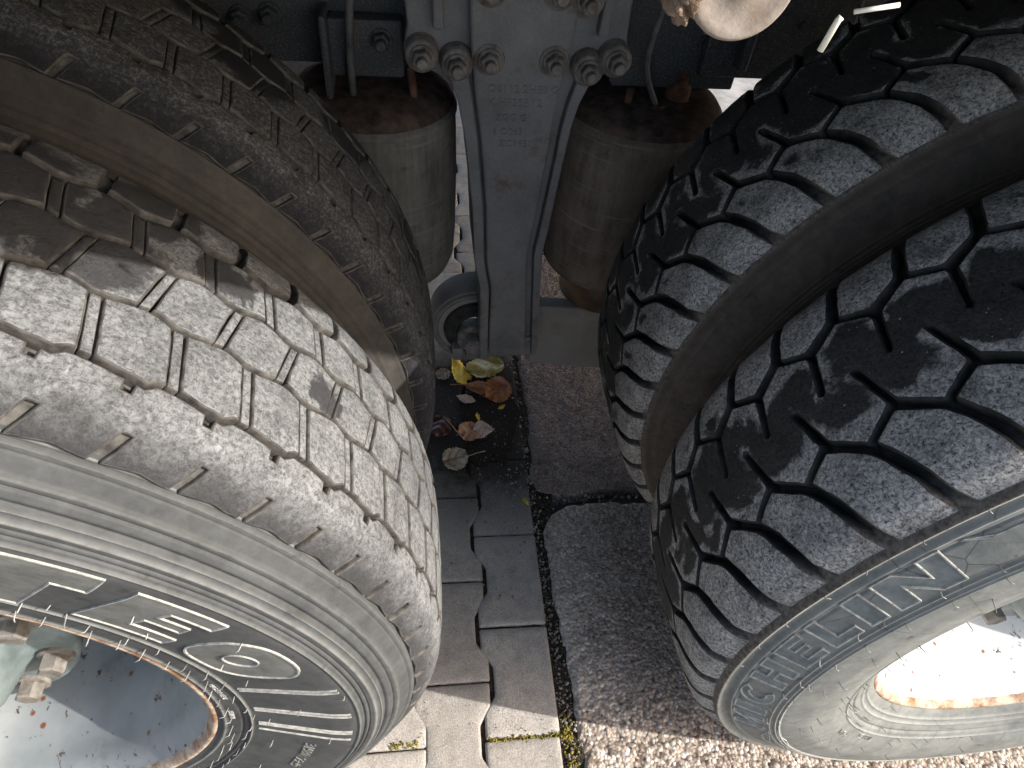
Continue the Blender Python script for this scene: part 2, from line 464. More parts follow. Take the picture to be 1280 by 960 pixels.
class MB:
    """collects shapes into one mesh"""
    def __init__(self):
        self.v, self.f, self.m = [], [], []

    def add(self, verts, faces, mi=0):
        k = len(self.v)
        self.v += [tuple(p) for p in verts]
        self.f += [tuple(i + k for i in f) for f in faces]
        self.m += [mi] * len(faces)

    def obj(self, name, mats, parent=None, smooth=False, loc=None):
        return mesh_obj(name, self.v, self.f, mats, parent, smooth, self.m, loc)

    def box(self, c, d, bev=0.0, mi=0, rot=None):
        bm = bmesh.new()
        bmesh.ops.create_cube(bm, size=1)
        for v in bm.verts:
            v.co = Vector((v.co.x * d[0], v.co.y * d[1], v.co.z * d[2]))
        if bev:
            bmesh.ops.bevel(bm, geom=bm.edges[:], offset=bev, segments=2, affect='EDGES', profile=0.5)
        M = (rot.to_4x4() if rot else Matrix())
        vs = [M @ v.co + Vector(c) for v in bm.verts]
        bm.verts.index_update()
        self.add(vs, [[v.index for v in f.verts] for f in bm.faces], mi)
        bm.free()

    def tube(self, pts, rad, n=10, mi=0, caps=True):
        pts = [Vector(p) for p in pts]
        rad = rad if isinstance(rad, (list, tuple)) else [rad] * len(pts)
        vs, fs = [], []
        prev = None
        for i, p in enumerate(pts):
            t = (pts[min(i + 1, len(pts) - 1)] - pts[max(i - 1, 0)]).normalized()
            if prev is None:
                a = t.orthogonal().normalized()
            else:
                a = (prev - t * prev.dot(t)).normalized()
            prev = a
            b = t.cross(a)
            for k in range(n):
                an = 2 * math.pi * k / n
                vs.append(p + (a * math.cos(an) + b * math.sin(an)) * rad[i])
        for i in range(len(pts) - 1):
            for k in range(n):
                fs.append((i * n + k, i * n + (k + 1) % n, (i + 1) * n + (k + 1) % n, (i + 1) * n + k))
        if caps:
            fs.append(tuple(range(n - 1, -1, -1)))
            fs.append(tuple(range((len(pts) - 1) * n, len(pts) * n)))
        self.add(vs, fs, mi)

    def lathe(self, prof, axis='Z', n=64, mi=0, centre=(0, 0, 0), a0=0.0, a1=2 * math.pi):
        """prof: list of (along, radius)"""
        closed = abs(a1 - a0 - 2 * math.pi) < 1e-6
        m = n if closed else n + 1
        vs, fs = [], []
        for (h, r) in prof:
            for k in range(m):
                a = a0 + (a1 - a0) * k / n
                x, y = r * math.cos(a), r * math.sin(a)
                p = (x, y, h) if axis == 'Z' else ((x, h, y) if axis == 'Y' else (h, x, y))
                vs.append((p[0] + centre[0], p[1] + centre[1], p[2] + centre[2]))
        for i in range(len(prof) - 1):
            for k in range(n):
                k2 = (k + 1) % m
                q = (i * m + k, i * m + k2, (i + 1) * m + k2, (i + 1) * m + k)
                fs.append(q if axis != 'Y' else q[::-1])
        self.add(vs, fs, mi)

    def prism(self, poly, y0, y1, bev=0.0, mi=0):
        """polygon in XZ extruded along Y from y0 (front) to y1 (back)"""
        bm = bmesh.new()
        vs = [bm.verts.new((x, y0, z)) for x, z in poly]
        f = bm.faces.new(vs)
        r = bmesh.ops.extrude_face_region(bm, geom=[f])
        for e in r['geom']:
            if isinstance(e, bmesh.types.BMVert):
                e.co.y = y1
        bmesh.ops.recalc_face_normals(bm, faces=bm.faces[:])
        if bev:
            bm.edges.ensure_lookup_table()
            front = [e for e in bm.edges if all(abs(v.co.y - y0) < 1e-6 for v in e.verts)]
            bmesh.ops.bevel(bm, geom=front, offset=bev, segments=3, affect='EDGES', profile=0.5, clamp_overlap=True)
        bmesh.ops.triangulate(bm, faces=[f for f in bm.faces if len(f.verts) > 4])
        bm.verts.index_update()
        self.add([v.co for v in bm.verts], [[v.index for v in f.verts] for f in bm.faces], mi)
        bm.free()

# ------------------------------------------------------------------ polygon tools
def area(p):
    return 0.5 * sum(p[i][0] * p[(i + 1) % len(p)][1] - p[(i + 1) % len(p)][0] * p[i][1] for i in range(len(p)))

def ccw(p):
    return p if area(p) > 0 else p[::-1]

def densify(p, step):
    out = []
    for i in range(len(p)):
        a, b = p[i], p[(i + 1) % len(p)]
        k = max(1, int(math.ceil(math.hypot(b[0] - a[0], b[1] - a[1]) / step)))
        out += [(a[0] + (b[0] - a[0]) * j / k, a[1] + (b[1] - a[1]) * j / k) for j in range(k)]
    return out

def edge_offset(p, hw):
    """inset CCW polygon, edge i (p[i]->p[i+1]) by hw[i]"""
    n = len(p)
    out = []
    for i in range(n):
        a, b, c = p[i - 1], p[i], p[(i + 1) % n]
        d1 = (b[0] - a[0], b[1] - a[1]); l1 = math.hypot(*d1); d1 = (d1[0] / l1, d1[1] / l1)
        d2 = (c[0] - b[0], c[1] - b[1]); l2 = math.hypot(*d2); d2 = (d2[0] / l2, d2[1] / l2)
        n1, n2 = (-d1[1], d1[0]), (-d2[1], d2[0])
        h1, h2 = hw[i - 1], hw[i]
        cr = d1[0] * d2[1] - d1[1] * d2[0]
        if abs(cr) < 0.08:
            h = 0.5 * (h1 + h2)
            out.append((b[0] + n1[0] * h, b[1] + n1[1] * h))
        else:
            p1 = (b[0] + n1[0] * h1, b[1] + n1[1] * h1)
            p2 = (b[0] + n2[0] * h2, b[1] + n2[1] * h2)
            t = ((p2[0] - p1[0]) * d2[1] - (p2[1] - p1[1]) * d2[0]) / cr
            out.append((p1[0] + d1[0] * t, p1[1] + d1[1] * t))
    return out

def vert_inset(p, d):
    n = len(p)
    out = []
    for i in range(n):
        a, b, c = p[i - 1], p[i], p[(i + 1) % n]
        d1 = (b[0] - a[0], b[1] - a[1]); l1 = math.hypot(*d1) or 1e-9
        d2 = (c[0] - b[0], c[1] - b[1]); l2 = math.hypot(*d2) or 1e-9
        nx = -(d1[1] / l1 + d2[1] / l2); ny = d1[0] / l1 + d2[0] / l2
        l = math.hypot(nx, ny)
        if l < 1e-6:
            out.append(b); continue
        nx /= l; ny /= l
        cosv = max(0.55, nx * -d1[1] / l1 + ny * d1[0] / l1)
        out.append((b[0] + nx * d / cosv, b[1] + ny * d / cosv))
    return out

def round_corners(p, rad, seg=3):
    out = []
    n = len(p)
    for i in range(n):
        a, b, c = Vector(p[i - 1]), Vector(p[i]), Vector(p[(i + 1) % n])
        da, dc = (a - b), (c - b)
        r = min(rad, da.length * 0.35, dc.length * 0.35)
        p0, p1 = b + da.normalized() * r, b + dc.normalized() * r
        for k in range(seg + 1):
            t = k / seg
            q = p0 * (1 - t) ** 2 + b * 2 * t * (1 - t) + p1 * t * t
            out.append((q.x, q.y))
    return out

def inside(p, q):
    x, y = q
    r = False
    for i in range(len(p)):
        (x1, y1), (x2, y2) = p[i], p[i - 1]
        if (y1 > y) != (y2 > y) and x < (x2 - x1) * (y - y1) / (y2 - y1) + x1:
            r = not r
    return r

def dist_poly(P, pts):
    A = np.array(P); B = np.roll(A, -1, 0); D = B - A
    L2 = (D ** 2).sum(1) + 1e-12
    out = []
    for q in pts:
        t = np.clip(((q - A) * D).sum(1) / L2, 0, 1)
        out.append(np.sqrt((((A + D * t[:, None]) - q) ** 2).sum(1)).min())
    return np.array(out)

def inside_np(P, pts):
    A = np.array(P); B = np.roll(A, 1, 0)
    res = np.zeros(len(pts), bool)
    for (x1, y1), (x2, y2) in zip(A, B):
        c = (y1 > pts[:, 1]) != (y2 > pts[:, 1])
        if c.any():
            xi = (x2 - x1) * (pts[:, 1] - y1) / ((y2 - y1) if abs(y2 - y1) > 1e-12 else 1e-12) + x1
            res ^= c & (pts[:, 0] < xi)
    return res

def raised(poly, place, rings, grid=0.006, step=0.005, top_mi=0, side_mi=1, ring_mi=None, jit=0.0, wob=None):
    """poly: CCW (u, s) metres.  rings: list of (inset, height), last one is the top.
    place(u, s, h) -> xyz.  returns verts, faces, material ids, edge distance"""
    P = densify(ccw(poly), step)
    if wob:
        rr = random.Random(wob[1])
        ph = [(rr.uniform(0, 6.28), rr.choice((40, 70, 130, 260)), rr.uniform(.4, 1)) for _ in range(5)]
        def wv(q):
            return sum(a * math.sin(q[0] * f + p) * math.cos(q[1] * f * 1.3 + 2 * p) for p, f, a in ph) * .45
        Q = vert_inset(P, .001)
        P = [(p[0] + (q[0] - p[0]) / .001 * wob[0] * wv(p), p[1] + (q[1] - p[1]) / .001 * wob[0] * wv(p)) for p, q in zip(P, Q)]
    n = len(P)
    V, F, M, E = [], [], [], []
    for ins, h in rings:
        Q = vert_inset(P, ins) if ins else P
        V += [place(q[0], q[1], h) for q in Q]
        E += [0.0] * n
    for r in range(len(rings) - 1):
        for i in range(n):
            j = (i + 1) % n
            F.append((r * n + i, r * n + j, (r + 1) * n + j, (r + 1) * n + i))
            M.append(ring_mi[r] if ring_mi else side_mi)
    ins, h = rings[-1]
    Q = vert_inset(P, ins) if ins else list(P)
    xs = [q[0] for q in Q]; ys = [q[1] for q in Q]
    gx = np.arange(min(xs) + grid * .5, max(xs), grid); gy = np.arange(min(ys) + grid * .5, max(ys), grid)
    G = np.array([(x + (grid * .25 if k % 2 else 0), y) for k, y in enumerate(gy) for x in gx]).reshape(-1, 2)
    inner = np.zeros((0, 2)); de = np.zeros(0)
    if len(G):
        G = G[inside_np(Q, G)]
        if len(G):
            de = dist_poly(Q, G)
            keep = de > grid * 0.35
            inner, de = G[keep], de[keep]
    pts = [Vector(q) for q in Q] + [Vector(q) for q in inner]
    eds = [(i, (i + 1) % n) for i in range(n)]
    rv, re, rf, ov, oe, of_ = delaunay_2d_cdt(pts, eds, [list(range(n))], 1, 1e-7)
    base = len(V)
    off = (len(rings) - 1) * n
    mp = []
    for i, v in enumerate(rv):
        o = [k for k in ov[i]]
        if o and min(o) < n:
            mp.append(off + min(o))
        else:
            mp.append(len(V))
            hh = h + (rnd.uniform(-jit, jit) if jit else 0)
            V.append(place(v.x, v.y, hh))
            E.append(float(de[o[0] - n]) if o else 0.01)
    for f in rf:
        g = [mp[i] for i in f]
        if len(set(g)) > 2:
            F.append(tuple(g)); M.append(top_mi)
    return V, F, M, E

def add_attr(o, name, vals):
    a = o.data.attributes.new(name, 'FLOAT', 'POINT')
    a.data.foreach_set('value', [float(x) for x in vals])

# ------------------------------------------------------------------ tyre profile
RT = 0.517
MID = 0.134
PR = [(.294, .012), (.302, .004), (.312, -.001), (.33, -.012), (.36, -.024), (.39, -.028), (.42, -.025), (.44, -.018), (.47, 0), (.485, .007)]
SR = [(.495, .013), (.505, .021), (.511, .033), (.5145, .05), (.5165, .09)]
PL = [(.294, .012), (.302, .008), (.31, .007), (.34, .002), (.38, -.006), (.41, -.012), (.43, -.014), (.455, -.006), (.47, .004), (.485, .016)]
SL = [(.492, .021), (.500, .028), (.5075, .037), (.5125, .048), (.5155, .068), (.5167, .1)]

class Profile:
    def __init__(self, side, shoulder, bumps):
        pts = [(y, r) for r, y in side + shoulder] + [(MID, RT)]
        pts += [(2 * MID - y, r) for y, r in pts[-2::-1]]
        a = np.array(pts)
        # smooth resample
        d = np.r_[0, np.cumsum(np.hypot(*np.diff(a, axis=0).T))]
        t = np.arange(0, d[-1], 0.0015)
        y, r = np.interp(t, d, a[:, 0]), np.interp(t, d, a[:, 1])
        k = np.ones(7) / 7
        for _ in range(2):
            y = np.convolve(np.pad(y, 3, mode='edge'), k, 'valid'); r = np.convolve(np.pad(r, 3, mode='edge'), k, 'valid')
        d = np.r_[0, np.cumsum(np.hypot(np.diff(y), np.diff(r)))]
        i = np.argmax(r)
        i = np.argmin(abs(y - MID) + (r < .5) * 9)
        self.s = d - d[i] + MID
        ty, tr = np.gradient(y), np.gradient(r)
        l = np.hypot(ty, tr)
        self.ny, self.nr = -tr / l, ty / l
        if self.nr[i] < 0:
            self.ny, self.nr = -self.ny, -self.nr
        self.y, self.r = y, r
        self.bumps = bumps

    def at(self, s, h=0.0):
        y = np.interp(s, self.s, self.y); r = np.interp(s, self.s, self.r)
        ny = np.interp(s, self.s, self.ny); nr = np.interp(s, self.s, self.nr)
        return y + ny * h, r + nr * h

    def s_of_r(self, r):
        m = self.s < MID - 0.03
        return float(np.interp(r, self.r[m], self.s[m]))

    def carcass(self, floor, relief=1.5):
        ss = np.unique(np.r_[np.arange(self.s[0], self.s[-1], 0.0028), self.s[-1]])
        # finer over the near sidewall
        fine = np.arange(self.s[0], 0.012, 0.00065)
        ss = np.unique(np.round(np.r_[ss, fine], 5))
        out = []
        for s in ss:
            h = -floor(s)
            y, r = self.at(s)
            if s < 0.03:
                for r0, wd, am in self.bumps:
                    h += relief * am * math.exp(-((r - r0) / wd) ** 2)
            y, r = self.at(s, h)
            out.append((float(y), float(r)))
        return out

bumpsR = [(.4855, .0035, .0035), (.4765, .0035, -.0020), (.4665, .0012, -.001), (.462, .0, 0) if False else (.4715, .001, .0008), (.4335, .0012, .0014), (.4275, .0012, .0014), (.4235, .0012, .0012),
          (.340, .0012, .001), (.330, .002, -.0012), (.317, .0016, .0012), (.309, .0016, .0012)]
bumpsL = [(.4845, .0007, .0008), (.4815, .0006, -.0005), (.4705, .0014, .0014), (.4665, .0008, -.0010), (.4590, .0016, -.0016), (.4555, .0007, .0007), (.4495, .0022, .0013), (.4440, .0007, -.0008), (.4395, .0009, -.0011), (.4345, .0012, .0015), (.3310, .0010, .0014), (.3275, .0010, -.0008), (.322, .0014, -.0010), (.305, .002, .001)]

def smooth(a, b, x):
    t = min(1, max(0, (x - a) / (b - a)))
    return t * t * (3 - 2 * t)

profR = Profile(PR, SR, bumpsR)
profL = Profile(PL, SL, bumpsL)
sR0 = profR.s_of_r(.4885)
sL0 = profL.s_of_r(.4870)

def floorR(s):
    s = min(s, 2 * MID - s)
    return 0.0155 * smooth(sR0 - .001, sR0 + .022, s)

def floorL(s):
    s = min(s, 2 * MID - s)
    return 0.0045 * smooth(sL0 - .0006, sL0 + .0006, s) + 0.0075 * smooth(0.040, 0.050, s)

KU = RT * math.pi / 180          # metres of tread per degree

def placer(prof, sgn):
    def place(u, s, h):
        a = math.radians(u / KU) * sgn
        y, r = prof.at(s, h)
        return (r * math.sin(a), float(y), r * math.cos(a))
    return place

def flip(F, sgn):
    # (u right, s into the picture, h up) is right handed only for sgn < 0 ... checked at build
    return [f[::-1] for f in F] if sgn < 0 else F

def carcass_mesh(prof, floor, relief, nseg=260):
    pr = prof.carcass(floor, relief)
    V, F, M = [], [], []
    for y, r in pr:
        for k in range(nseg):
            a = 2 * math.pi * k / nseg
            V.append((r * math.sin(a), y, max(r * math.cos(a), -ZC + 0.0015)))
    for i in range(len(pr) - 1):
        mi = 0 if (pr[i][1] < 0.487 and (pr[i][0] < 0.05 or pr[i][0] > 0.2)) else 1
        for k in range(nseg):
            k2 = (k + 1) % nseg
            F.append((i * nseg + k, i * nseg + k2, (i + 1) * nseg + k2, (i + 1) * nseg + k)); M.append(mi)
    return V, F, M

# ---------------- left tread pattern (66 pitches)
PL_ = 360 / 66
def zig(keys, psi, P):
    """keys: list (psi, s) over one pitch, linear periodic"""
    k0 = keys[0][0]
    x = (psi - k0) % P
    ks = [((a - k0), s) for a, s in keys] + [(P, keys[0][1])]
    for (a, s), (b, t) in zip(ks, ks[1:]):
        if a <= x <= b:
            return s + (t - s) * (x - a) / max(1e-9, b - a)
    return keys[0][1]

GA = [(35.6, .0605), (36.5, .0588), (37.2, .0630), (38.4, .0632), (40.6, .0605)]
GB = [(35.0, .1135), (35.7, .1130), (37.1, .1085), (38.3, .1095)]
GC = [(34.6, .1540), (35.8, .1535), (37.7, .1590), (38.7, .1580)]
GD = [(34.6, .2000), (35.5, .2000), (37.7, .1945), (38.6, .1950)]

def left_pieces():
    """one pitch of the worn ribbed tread: list of (name, polygon (u,s), drop)"""
    P = PL_
    out = []
    def rib(lo, hi, hlo, hhi, pc, sc, slope, half, gap=0.055, r=0.0012):
        # slanted cut line: psi = pc + off + (s-sc)*slope
        def line(off):
            return lambda s: pc + off + (s - sc) * slope
        def strip(la, lb):
            slo = lambda q: zig(lo, q, P) + hlo
            shi = lambda q: zig(hi, q, P) - hhi
            def corner(l, f):
                s = f(l(sc))
                for _ in range(4):
                    s = f(l(s))
                return l(s), s
            a0, b0 = corner(la, slo), corner(lb, slo)
            a1, b1 = corner(la, shi), corner(lb, shi)
            poly = [a0]
            for q in sorted(k[0] + P * j for k in lo for j in range(-3, 4)):
                if a0[0] + .15 < q < b0[0] - .15:
                    poly.append((q, slo(q)))
            poly += [b0, b1]
            for q in sorted((k[0] + P * j for k in hi for j in range(-3, 4)), reverse=True):
                if a1[0] + .15 < q < b1[0] - .15:
                    poly.append((q, shi(q)))
            poly.append(a1)
            return [(q * KU, s) for q, s in poly]
        out.append(('tread_block', round_corners(strip(line(half + gap), line(P - half - gap)), r, 2), 0.0))
        out.append(('tie_bar', strip(line(-half + gap), line(half - gap)), 0.0012))
    rib(GA, GB, .0020, .0014, 37.75, .087, -17.9, .42)
    rib(GB, GC, .0014, .0015, 35.25, .132, 25, .40)
    rib(GC, GD, .0015, .0030, 38.2, .177, -22, .43)
    # far shoulder block with one short sipe
    a, b = 35.0 + .36, 35.0 + P - .36
    m = (a + b) / 2
    poly = [(a, zig(GD, a, P) + .0030)]
    for q in (35.5, 37.7, 38.6):
        if a + .1 < q < b - .1:
            poly.append((q, zig(GD, q, P) + .0030))
    poly += [(b, zig(GD, b, P) + .0030), (b + .1, .240), (b + .1, 2 * MID - sL0 - .012), (a + .1, 2 * MID - sL0 - .012), (a + .1, .240)]
    out.append(('tread_block', round_corners([(q * KU, s) for q, s in poly], .0016, 2), 0.0))
    return out

def left_shoulder(p0, p1):
    """continuous shoulder rib, notched in the groove and slotted at its foot"""
    P = PL_
    top, bot = [], []
    j0 = int((p0 - 36) / P) - 1
    n = int((p1 - p0) / P) + 3
    for j in range(j0, j0 + n):
        q0 = 35.6 + P * j
        nw = .34
        for q, d in ((q0 - nw, 0), (q0 - nw * .9, -.0072), (q0 + nw * .9, -.0072), (q0 + nw, 0), (q0 + .9, 0), (q0 + 1.6, 0), (q0 + 2.8, 0), (q0 + 4.2, 0)):
            top.append((q, zig(GA, q, P) - .0020 + d))
        l0 = 35.8 + P * j
        hw = .32
        for q, d in ((l0 - 1.6, .0010), (l0 - hw - .1, 0), (l0 - hw + 1.0, .0205), (l0 + hw + 1.0, .0205), (l0 + hw - .02, 0), (l0 + 1.8, .0012), (l0 + 2.9, .0022)):
            bot.append((q, sL0 + d))
    top = [t for t in top if p0 <= t[0] <= p1]
    bot = [t for t in bot if p0 <= t[0] <= p1]
    poly = bot + top[::-1]
    return [(q * KU, s) for q, s in poly]

# ---------------- right tread pattern (49 pitches)
PR_ = 360 / 49
def right_pieces():
    P = PR_
    out = []
    N1 = (48.53, .206); N3 = (52.10, .1895)
    N1b = (N1[0] + P, N1[1])
    # far block, corners: far edge left, far edge right, N1b, N3, N1   (psi to the right, s up)
    t = lambda n: [(n[0] - 1.55, .246), (n[0] - 2.1, .262), (n[0] - 3.0, 2 * MID - sR0 - .004)]
    A = t(N1); B = t(N1b)
    poly = [N1, N3, N1b, B[0], B[1], B[2], A[2], A[1], A[0]]
    hw = [.0036, .0011, .0043, .0047, .0052, .0, .0052, .0047, .0043]
    pts = ccw([(q * KU, s) for q, s in poly])
    assert pts[0] == (poly[0][0] * KU, poly[0][1])
    out.append(('tread_block', round_corners(edge_offset(pts, hw), .0035, 3)))
    # near block
    M1 = (55.15, .0995); M2 = (51.49, .078); M1b = (M1[0] - P, M1[1]); M2n = (M2[0] + P, M2[1])
    t2 = lambda n: [(n[0] - 1.35, .060), (n[0] - 2.55, .036), (n[0] - 3.2, .014), (n[0] - 3.9, sR0 + .0002)]
    A = t2(M2); B = t2(M2n)
    poly = [M2] + A + [B[3], B[2], B[1], B[0], M2n, M1]
    hw = [.0042, .0047, .0052, .0056, .0, .0056, .0052, .0047, .0042, .0011, .0036]
    poly2 = [(q * KU, s) for q, s in poly]
    if area(poly2) < 0:
        poly2 = poly2[::-1]
        hw = hw[::-1]
        hw = hw[1:] + hw[:1]
    out.append(('tread_block', round_corners(edge_offset(poly2, hw), .0035, 3)))
    return out

def right_centre(p0, p1):
    P = PR_
    up_, lo_ = [], []
    for j in range(-12, 60):
        o = P * j
        # upper boundary, left to right, with the far slot at N3
        up_ += [(48.53 + o, .206 - .0028), (52.10 + o - .38, .1895 - .0036), (52.10 + o - .30, .1855),
                (52.99 + o - .26, .1460), (52.99 + o, .1440), (52.99 + o + .26, .1455), (52.10 + o + .42, .1835), (52.10 + o + .55, .1895 - .0010)]
        lo_ += [(51.49 + o, .078 + .0028), (55.15 + o - .46, .0995 + .0024), (55.15 + o - .30, .1040), (56.62 + o - .30, .1470), (56.70 + o - .02, .1490), (56.62 + o + .26, .1465), (55.15 + o + .36, .1040), (55.15 + o + .50, .0995 + .0012)]
    up_ = [t for t in up_ if p0 <= t[0] <= p1]
    lo_ = [t for t in lo_ if p0 <= t[0] <= p1]
    poly = lo_ + up_[::-1]
    return [(q * KU, s) for q, s in poly]

# ------------------------------------------------------------------ wheels
def hub_and_rim(root, rim_mat, outer):
    prof = [(.0345, .2875), (.016, .2895), (.0105, .2925), (.0095, .2965), (.0125, .299), (.022, .297), (.030, .288)]
    inner = [(.016, .2895), (.026, .284), (.034, .2775), (.05, .274), (.075, .2715), (.085, .2665), (.13, .263), (.18, .259), (.23, .25), (.262, .236), (.283, .21), (.289, .17), (.289, .10)]
    m = MB()
    m.lathe(inner, 'Y', 96, 0)
    m.lathe([(.27, .2875), (.10, .2875), (.05, .285), (.0345, .2875)], 'Y', 96, 0)
    rim = m.obj('rim', [rim_mat, MAT['lip']], root, True, (0, 0, ZC))
    m2 = MB()
    m2.lathe([(.030, .2905), (.022, .2975), (.0125, .2995), (.0092, .2965), (.0100, .2925), (.0155, .2890), (.024, .2858)], 'Y', 120, 0)
    lip = m2.obj('rim_lip', MAT['lip'], rim, True)
    if outer:
        h = MB()
        h.lathe([(.288, .135), (.20, .130), (.125, .118), (.105, .118), (.103, .152), (.086, .154), (.083, .150), (.082, .115), (.070, .109), (.045, .104), (.030, .094), (.026, .06), (.024, .001)], 'Y', 72, 0)
        hub = h.obj('hub', MAT['hub'], root, True, (0, 0, ZC))
        nb = MB()
        nb.lathe([(.088, .017), (.079, .017), (.078, .0135), (.078, .0)], 'Y', 20)
        nb.lathe([(.079, .0128), (.064, .0128), (.0625, .011), (.0625, .0)], 'Y', 6)
        nut0 = None
        for k in range(10):
            a = R(107.9 + 36 * k)
            if nut0 is None:
                nut0 = nb.obj('wheel_nut', MAT['nut'], hub, False)
                o = nut0
            else:
                o = nut0.copy(); C.objects.link(o); o.parent = hub
            o.location = (.134 * math.sin(a), 0, .134 * math.cos(a))
    return rim

def hairs(parent, prof, sgn, spots):
    m = MB()
    for psi, r, l in spots:
        s = prof.s_of_r(r)
        y, rr = prof.at(s, -.0006)
        y2, r2_ = prof.at(s, l * .75)
        a = math.radians(psi) * sgn
        a2 = a + (rnd.uniform(-.5, .5) * l) / r
        dr = rnd.uniform(-.9, -.1) * l * .6
        P0 = (rr * math.sin(a), float(y), rr * math.cos(a))
        mid = ((r2_ + dr * .2) * math.sin((a + a2) / 2), float(y2), (r2_ + dr * .2) * math.cos((a + a2) / 2))
        P1 = ((r2_ + dr) * math.sin(a2), float(y2) - l * .12, (r2_ + dr) * math.cos(a2))
        m.tube([P0, mid, P1], [.0006, .0005, .0003], 5)
    o = m.obj('rubber_hairs', MAT['hair'], parent, True)
    o['kind'] = 'stuff'
    return o

def polar_place(prof, sgn):
    def place(u, s, h):                # u = psi degrees * 0.0075 (metric), s = radius
        r0 = s
        sp = prof.s_of_r(r0)
        y, r = prof.at(sp, h)
        a = math.radians(u / 0.0075) * sgn
        return (float(r) * math.sin(a), float(y), float(r) * math.cos(a))
    return place

def raised_mark(name, poly, parent, prof, sgn, mats, h=.0011, rimw=.0013):
    V, F, M, E = raised([(a * 0.0075, r) for a, r in poly], polar_place(prof, sgn),
                        [(0, -.001), (.0003, h), (rimw, h), (rimw + .0008, h * .35)], grid=.008, step=.005, ring_mi=[1, 1, 1], top_mi=0)
    return mesh_obj(name, V, flipf(F, V), mats, parent, False, M)

def flipf(F, V):
    """make the faces of a raised piece on a near sidewall look towards -Y"""
    s = 0
    for f in F[-40:]:
        a, b, c = (Vector(V[i]) for i in f[:3])
        s += (b - a).cross(c - a).y
    return [f[::-1] for f in F] if s > 0 else F

def arc(c, a0, a1, rx, ry, n=14):
    return [(c[0] + rx * math.cos(R(a0 + (a1 - a0) * k / n)), c[1] + ry * math.sin(R(a0 + (a1 - a0) * k / n))) for k in range(n + 1)]

